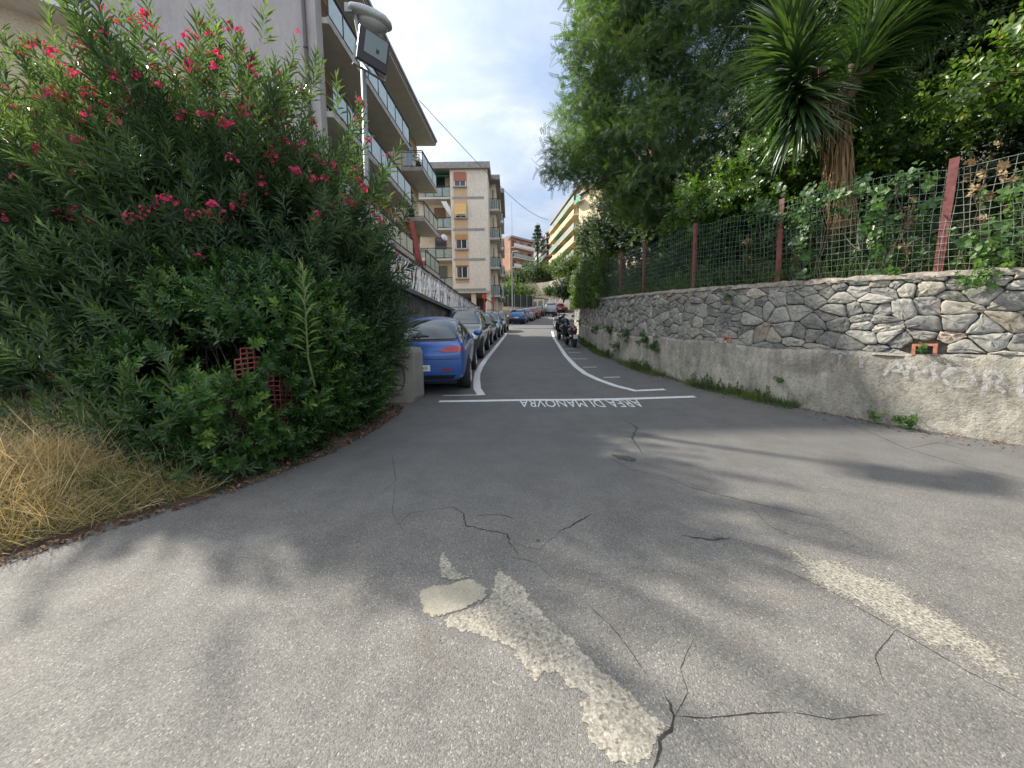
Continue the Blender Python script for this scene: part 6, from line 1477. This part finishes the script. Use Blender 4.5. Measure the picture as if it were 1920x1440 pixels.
bw = MB(); rotbox(bw, (P0.x-3, P0.y-2.2), (P1.x, P1.y-.6), .4, 6, zr(580, 58, 960)); tag(bw.build('kerb_wall', M['concrete']), 'low concrete wall below the dark net fence', 'wall')
def shrub(px, py, d, rx, rz, n, mat, label, v0=.5, name='shrub', T=None, s=(1.6, 2.6)):
    c = atd(px, py, d); base = (c.x, c.y, c.z-rz); tree(name, base, [((c.x, c.y, c.z), (rx, rx*.8, rz)), ((c.x+rx*.5, c.y+.5, c.z-rz*.3), (rx*.7, rx*.6, rz*.6))], T or od, n, M[mat], label, S=s, v0=v0, inner=n//4, trunk=.1, cat=name.replace('_', ' '))
shrub(1010, 512, 84, 3.2, 2.6, 500, 'dark', 'dark round shrub below the pinkish house', .6); shrub(968, 520, 86, 2.6, 1.6, 300, 'dark', 'low dark shrub below the salmon house', .7)
shrub(965, 545, 70, 3.6, 2.0, 450, 'limevine', 'bright green bush above the dark net fence', .5); shrub(1000, 510, 86, 2.6, 1.5, 350, 'limevine', 'light green bush between the dark shrubs', .45); shrub(1046, 500, 80, 3.0, 1.7, 450, 'limevine', 'yellow-green bushes under the yellow apartment house', .45)
shrub(1057, 542, 62, 2.0, 1.7, 450, 'dark', 'dark rounded bush overhanging the low grey wall', .3); shrub(1066, 500, 66, 2.6, 2.4, 400, 'limevine', 'leafy green mass on the bank right of the yellow-green bushes', .4); shrub(1030, 545, 74, 1.1, .7, 120, 'vine', 'small green bush at the foot of the pale upper wall', .4); shrub(950, 548, 66, 1.6, 1.7, 200, 'vine', 'small tree beside the cream apartment block', .5); shrub(990, 505, 95, 1.8, 2.2, 200, 'dark', 'dark bush at the foot of the cedar', .5)
shrub(945, 520, 92, 2, 1.5, 160, 'vine', 'green tree top between cream block and peach flank', .4)
cb_ = atd(1008, 470, 112); ced = thing_at('cedar_tree', tuple(cb_), 'dark conifer rising between the far houses', 'tree'); P = []
for i in range(900):
    t = rng.random(); lay = math.floor(t*8)/8; r_ = (1-lay)*2.6+.3; a = rng.uniform(0, 6.28); rr = r_*rng.random()**.6; P.append((math.cos(a)*rr, math.sin(a)*rr, lay*7.5-rr*.12+rng.normal()*.15))
P = np.array(P); foliage('crown', od, P, rng.normal(size=P.shape)+np.array([0, 0, .2]), rng.uniform(1.6, 2.6, len(P)), .3+rng.normal(size=len(P))*.1, M['dark'], ced); mb = MB(); mb.tube([(0, 0, -4), (0, 0, 7.8)], [.3, .05], 8); mb.build('trunk', M['bark'], ced)
# red and white barrier by the cream block, far lamp, mast, small fence
br = tag(empty('site_barrier', tuple(atd(912, 590, 34))), 'red and white barrier frame standing beside the cream block', 'barrier'); E0 = -atd(912, 590, 34)
mb = MB(); p1, p2 = atd(908, 592, 34), atd(908, 556, 34); q1, q2 = atd(925, 592, 34), atd(925, 552, 34)
mb.bar(p1+E0, p2+E0, .1, .1); mb.bar(q1+E0, q2+E0, .1, .1); mb.bar(atd(908, 558, 34)+E0, atd(925, 570, 34)+E0, .12, .08); mb.bar(atd(904, 582, 34)+E0, atd(930, 581, 34)+E0, .1, .06); mb.build('frame', simple('red_paint', (.30, .05, .04), .6), br)
mb = MB(); mb.lathe([(.22, 0), (.22, .03)], 16, Matrix.Translation(atd(908, 556, 33.9)+E0) @ Matrix.Rotation(R(90), 4, 'X')); mb.build('disc', simple('red_disc', (.42, .05, .04), .5), br)
mb = MB(); mb.bar(atd(912, 592, 33.9)+E0, atd(912, 566, 33.9)+E0, .12, .1); mb.bar(atd(902, 586, 33.8)+E0, atd(930, 585, 33.8)+E0, .1, .06); mb.build('board', M['white'], br)
fl_ = atd(961, 586, 55); o = tag(empty('street_lamp', tuple(fl_)), 'slender street lamp far up the street in front of the salmon house', 'street lamp'); tp = atd(960, 476, 55)-fl_; mb = MB(); mb.tube([(0, 0, 0), tuple(tp), tuple(tp+Vector((.35, 0, .25)))], [.09, .07, .05], 8); mb.build('pole', M['galv'], o); mb = MB(); ellip(mb, tp+Vector((.5, 0, .3)), (.5, .16, .12)); mb.build('lamp_head', M['lampgrey'], o, smooth=True)
am = atd(960.5, 470, 112); o = tag(empty('radio_mast', tuple(am)), 'thin radio mast above the salmon house', 'mast'); mb = MB(); mb.tube([(0, 0, -6), (0, 0, atd(960.5, 378, 112).z-am.z)], [.09, .05], 5); mb.build('pole', M['galv'], o)
mb = MB(); ca = atd(786, 188, 22); cz = atd(1027, 412, 88); mb.tube([tuple(ca.lerp(cz, i/30)-Vector((0, 0, 3.0*math.sin(math.pi*i/30)*.45))) for i in range(31)], [.018+.0009*i for i in range(31)], 5)
tag(mb.build('overhead_cable', M['trim']), 'dark overhead cable running from the left roof over the street', 'cable')

# ------------------------------------------------------------------ camera, sun, sky
cam = bpy.data.cameras.new('Camera'); cam.sensor_width = 36; cam.lens = 36*F/1920; cam.clip_start = .05; cam.clip_end = 2000
co = bpy.data.objects.new('Camera', cam); col.objects.link(co); scene.camera = co
co.matrix_world = Matrix.Translation((0, 0, EYE)) @ Matrix.Rotation(R(90)-PITCH, 4, 'X') @ Matrix.Rotation(-ROLL, 4, 'Z')
SUN_EL, SUN_AZ = 42.5, 60                             # degrees, azimuth to the left of straight ahead
sun = bpy.data.lights.new('Sun', 'SUN'); sun.energy = 4.4; sun.angle = R(1.2); sun.color = (1, .94, .84)
so = bpy.data.objects.new('Sun', sun); col.objects.link(so)
sd_ = Vector((-math.sin(R(SUN_AZ))*math.cos(R(SUN_EL)), math.cos(R(SUN_AZ))*math.cos(R(SUN_EL)), math.sin(R(SUN_EL))))
so.rotation_euler = sd_.to_track_quat('Z', 'Y').to_euler()
w = bpy.data.worlds.new('World'); scene.world = w; w.use_nodes = True; nt = w.node_tree
bg = nt.nodes['Background']; bg.inputs[1].default_value = .15
sky = nt.nodes.new('ShaderNodeTexSky'); sky.sky_type = 'NISHITA'; sky.sun_disc = False; sky.sun_elevation = R(SUN_EL); sky.sun_rotation = -R(SUN_AZ); sky.dust_density = 2.0; sky.air_density = 1.0
tc = nt.nodes.new('ShaderNodeTexCoord'); sx = nt.nodes.new('ShaderNodeSeparateXYZ'); nt.links.new(tc.outputs['Generated'], sx.inputs[0])
zz = math_(nt, 'ADD', math_(nt, 'MAXIMUM', sx.outputs[2], 0), .22)
cx_ = nt.nodes.new('ShaderNodeCombineXYZ'); nt.links.new(math_(nt, 'DIVIDE', sx.outputs[0], zz), cx_.inputs[0]); nt.links.new(math_(nt, 'DIVIDE', sx.outputs[1], zz), cx_.inputs[1]); cx_.inputs[2].default_value = 2.3
n1 = noise(nt, 1.15, 7, .58, cx_.outputs[0], .3); n2 = noise(nt, .55, 5, .55, cx_.outputs[0], .5); n3 = noise(nt, 2.6, 6, .6, cx_.outputs[0], .4)
cover = ramp(nt, math_(nt, 'ADD', math_(nt, 'MULTIPLY', n1, .6), math_(nt, 'MULTIPLY', n2, .4)), [(.37, (0, 0, 0)), (.52, (1, 1, 1))])
shade = ramp(nt, math_(nt, 'ADD', math_(nt, 'MULTIPLY', n1, .55), math_(nt, 'MULTIPLY', n3, .45)), [(.40, (1.25, 1.65, 2.3)), (.48, (1.7, 2.05, 2.6)), (.54, (2.15, 2.4, 2.8)), (.63, (3.3, 3.45, 3.6))])
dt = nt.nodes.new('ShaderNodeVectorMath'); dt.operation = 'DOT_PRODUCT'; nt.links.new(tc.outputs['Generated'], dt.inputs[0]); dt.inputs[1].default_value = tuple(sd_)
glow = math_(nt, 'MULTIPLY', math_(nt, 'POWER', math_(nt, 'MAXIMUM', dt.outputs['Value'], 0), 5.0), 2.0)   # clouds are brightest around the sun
high = nt.nodes.new('ShaderNodeMapRange'); high.interpolation_type = 'SMOOTHSTEP'; nt.links.new(sx.outputs[2], high.inputs[0]); high.inputs[1].default_value = .62; high.inputs[2].default_value = .95; high.inputs[3].default_value = 0; high.inputs[4].default_value = 1.2  # extra brightness added to the overhead sky as fill for the shade
back = nt.nodes.new('ShaderNodeMapRange'); back.interpolation_type = 'SMOOTHSTEP'; nt.links.new(sx.outputs[1], back.inputs[0]); back.inputs[1].default_value = .2; back.inputs[2].default_value = -.7; back.inputs[3].default_value = 0; back.inputs[4].default_value = 1.1  # added sky brightness behind the camera, unseen, lifts the shaded surfaces
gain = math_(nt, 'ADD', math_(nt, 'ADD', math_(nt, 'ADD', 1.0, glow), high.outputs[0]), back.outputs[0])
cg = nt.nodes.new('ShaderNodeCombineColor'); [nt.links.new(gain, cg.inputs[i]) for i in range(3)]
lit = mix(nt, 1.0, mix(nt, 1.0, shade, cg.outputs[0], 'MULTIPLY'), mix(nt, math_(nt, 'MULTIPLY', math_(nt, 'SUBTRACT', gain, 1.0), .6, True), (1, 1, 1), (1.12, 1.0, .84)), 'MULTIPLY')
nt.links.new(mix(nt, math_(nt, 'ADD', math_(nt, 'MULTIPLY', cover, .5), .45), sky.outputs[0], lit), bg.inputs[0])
scene.view_settings.view_transform = 'Standard'; scene.view_settings.look = 'None'; scene.view_settings.gamma = 1; scene.view_settings.use_curve_mapping = False
scene.view_settings.exposure = 1.0
scene.cycles.max_bounces = 6; scene.cycles.transparent_max_bounces = 8; scene.cycles.caustics_reflective = False; scene.cycles.caustics_refractive = False
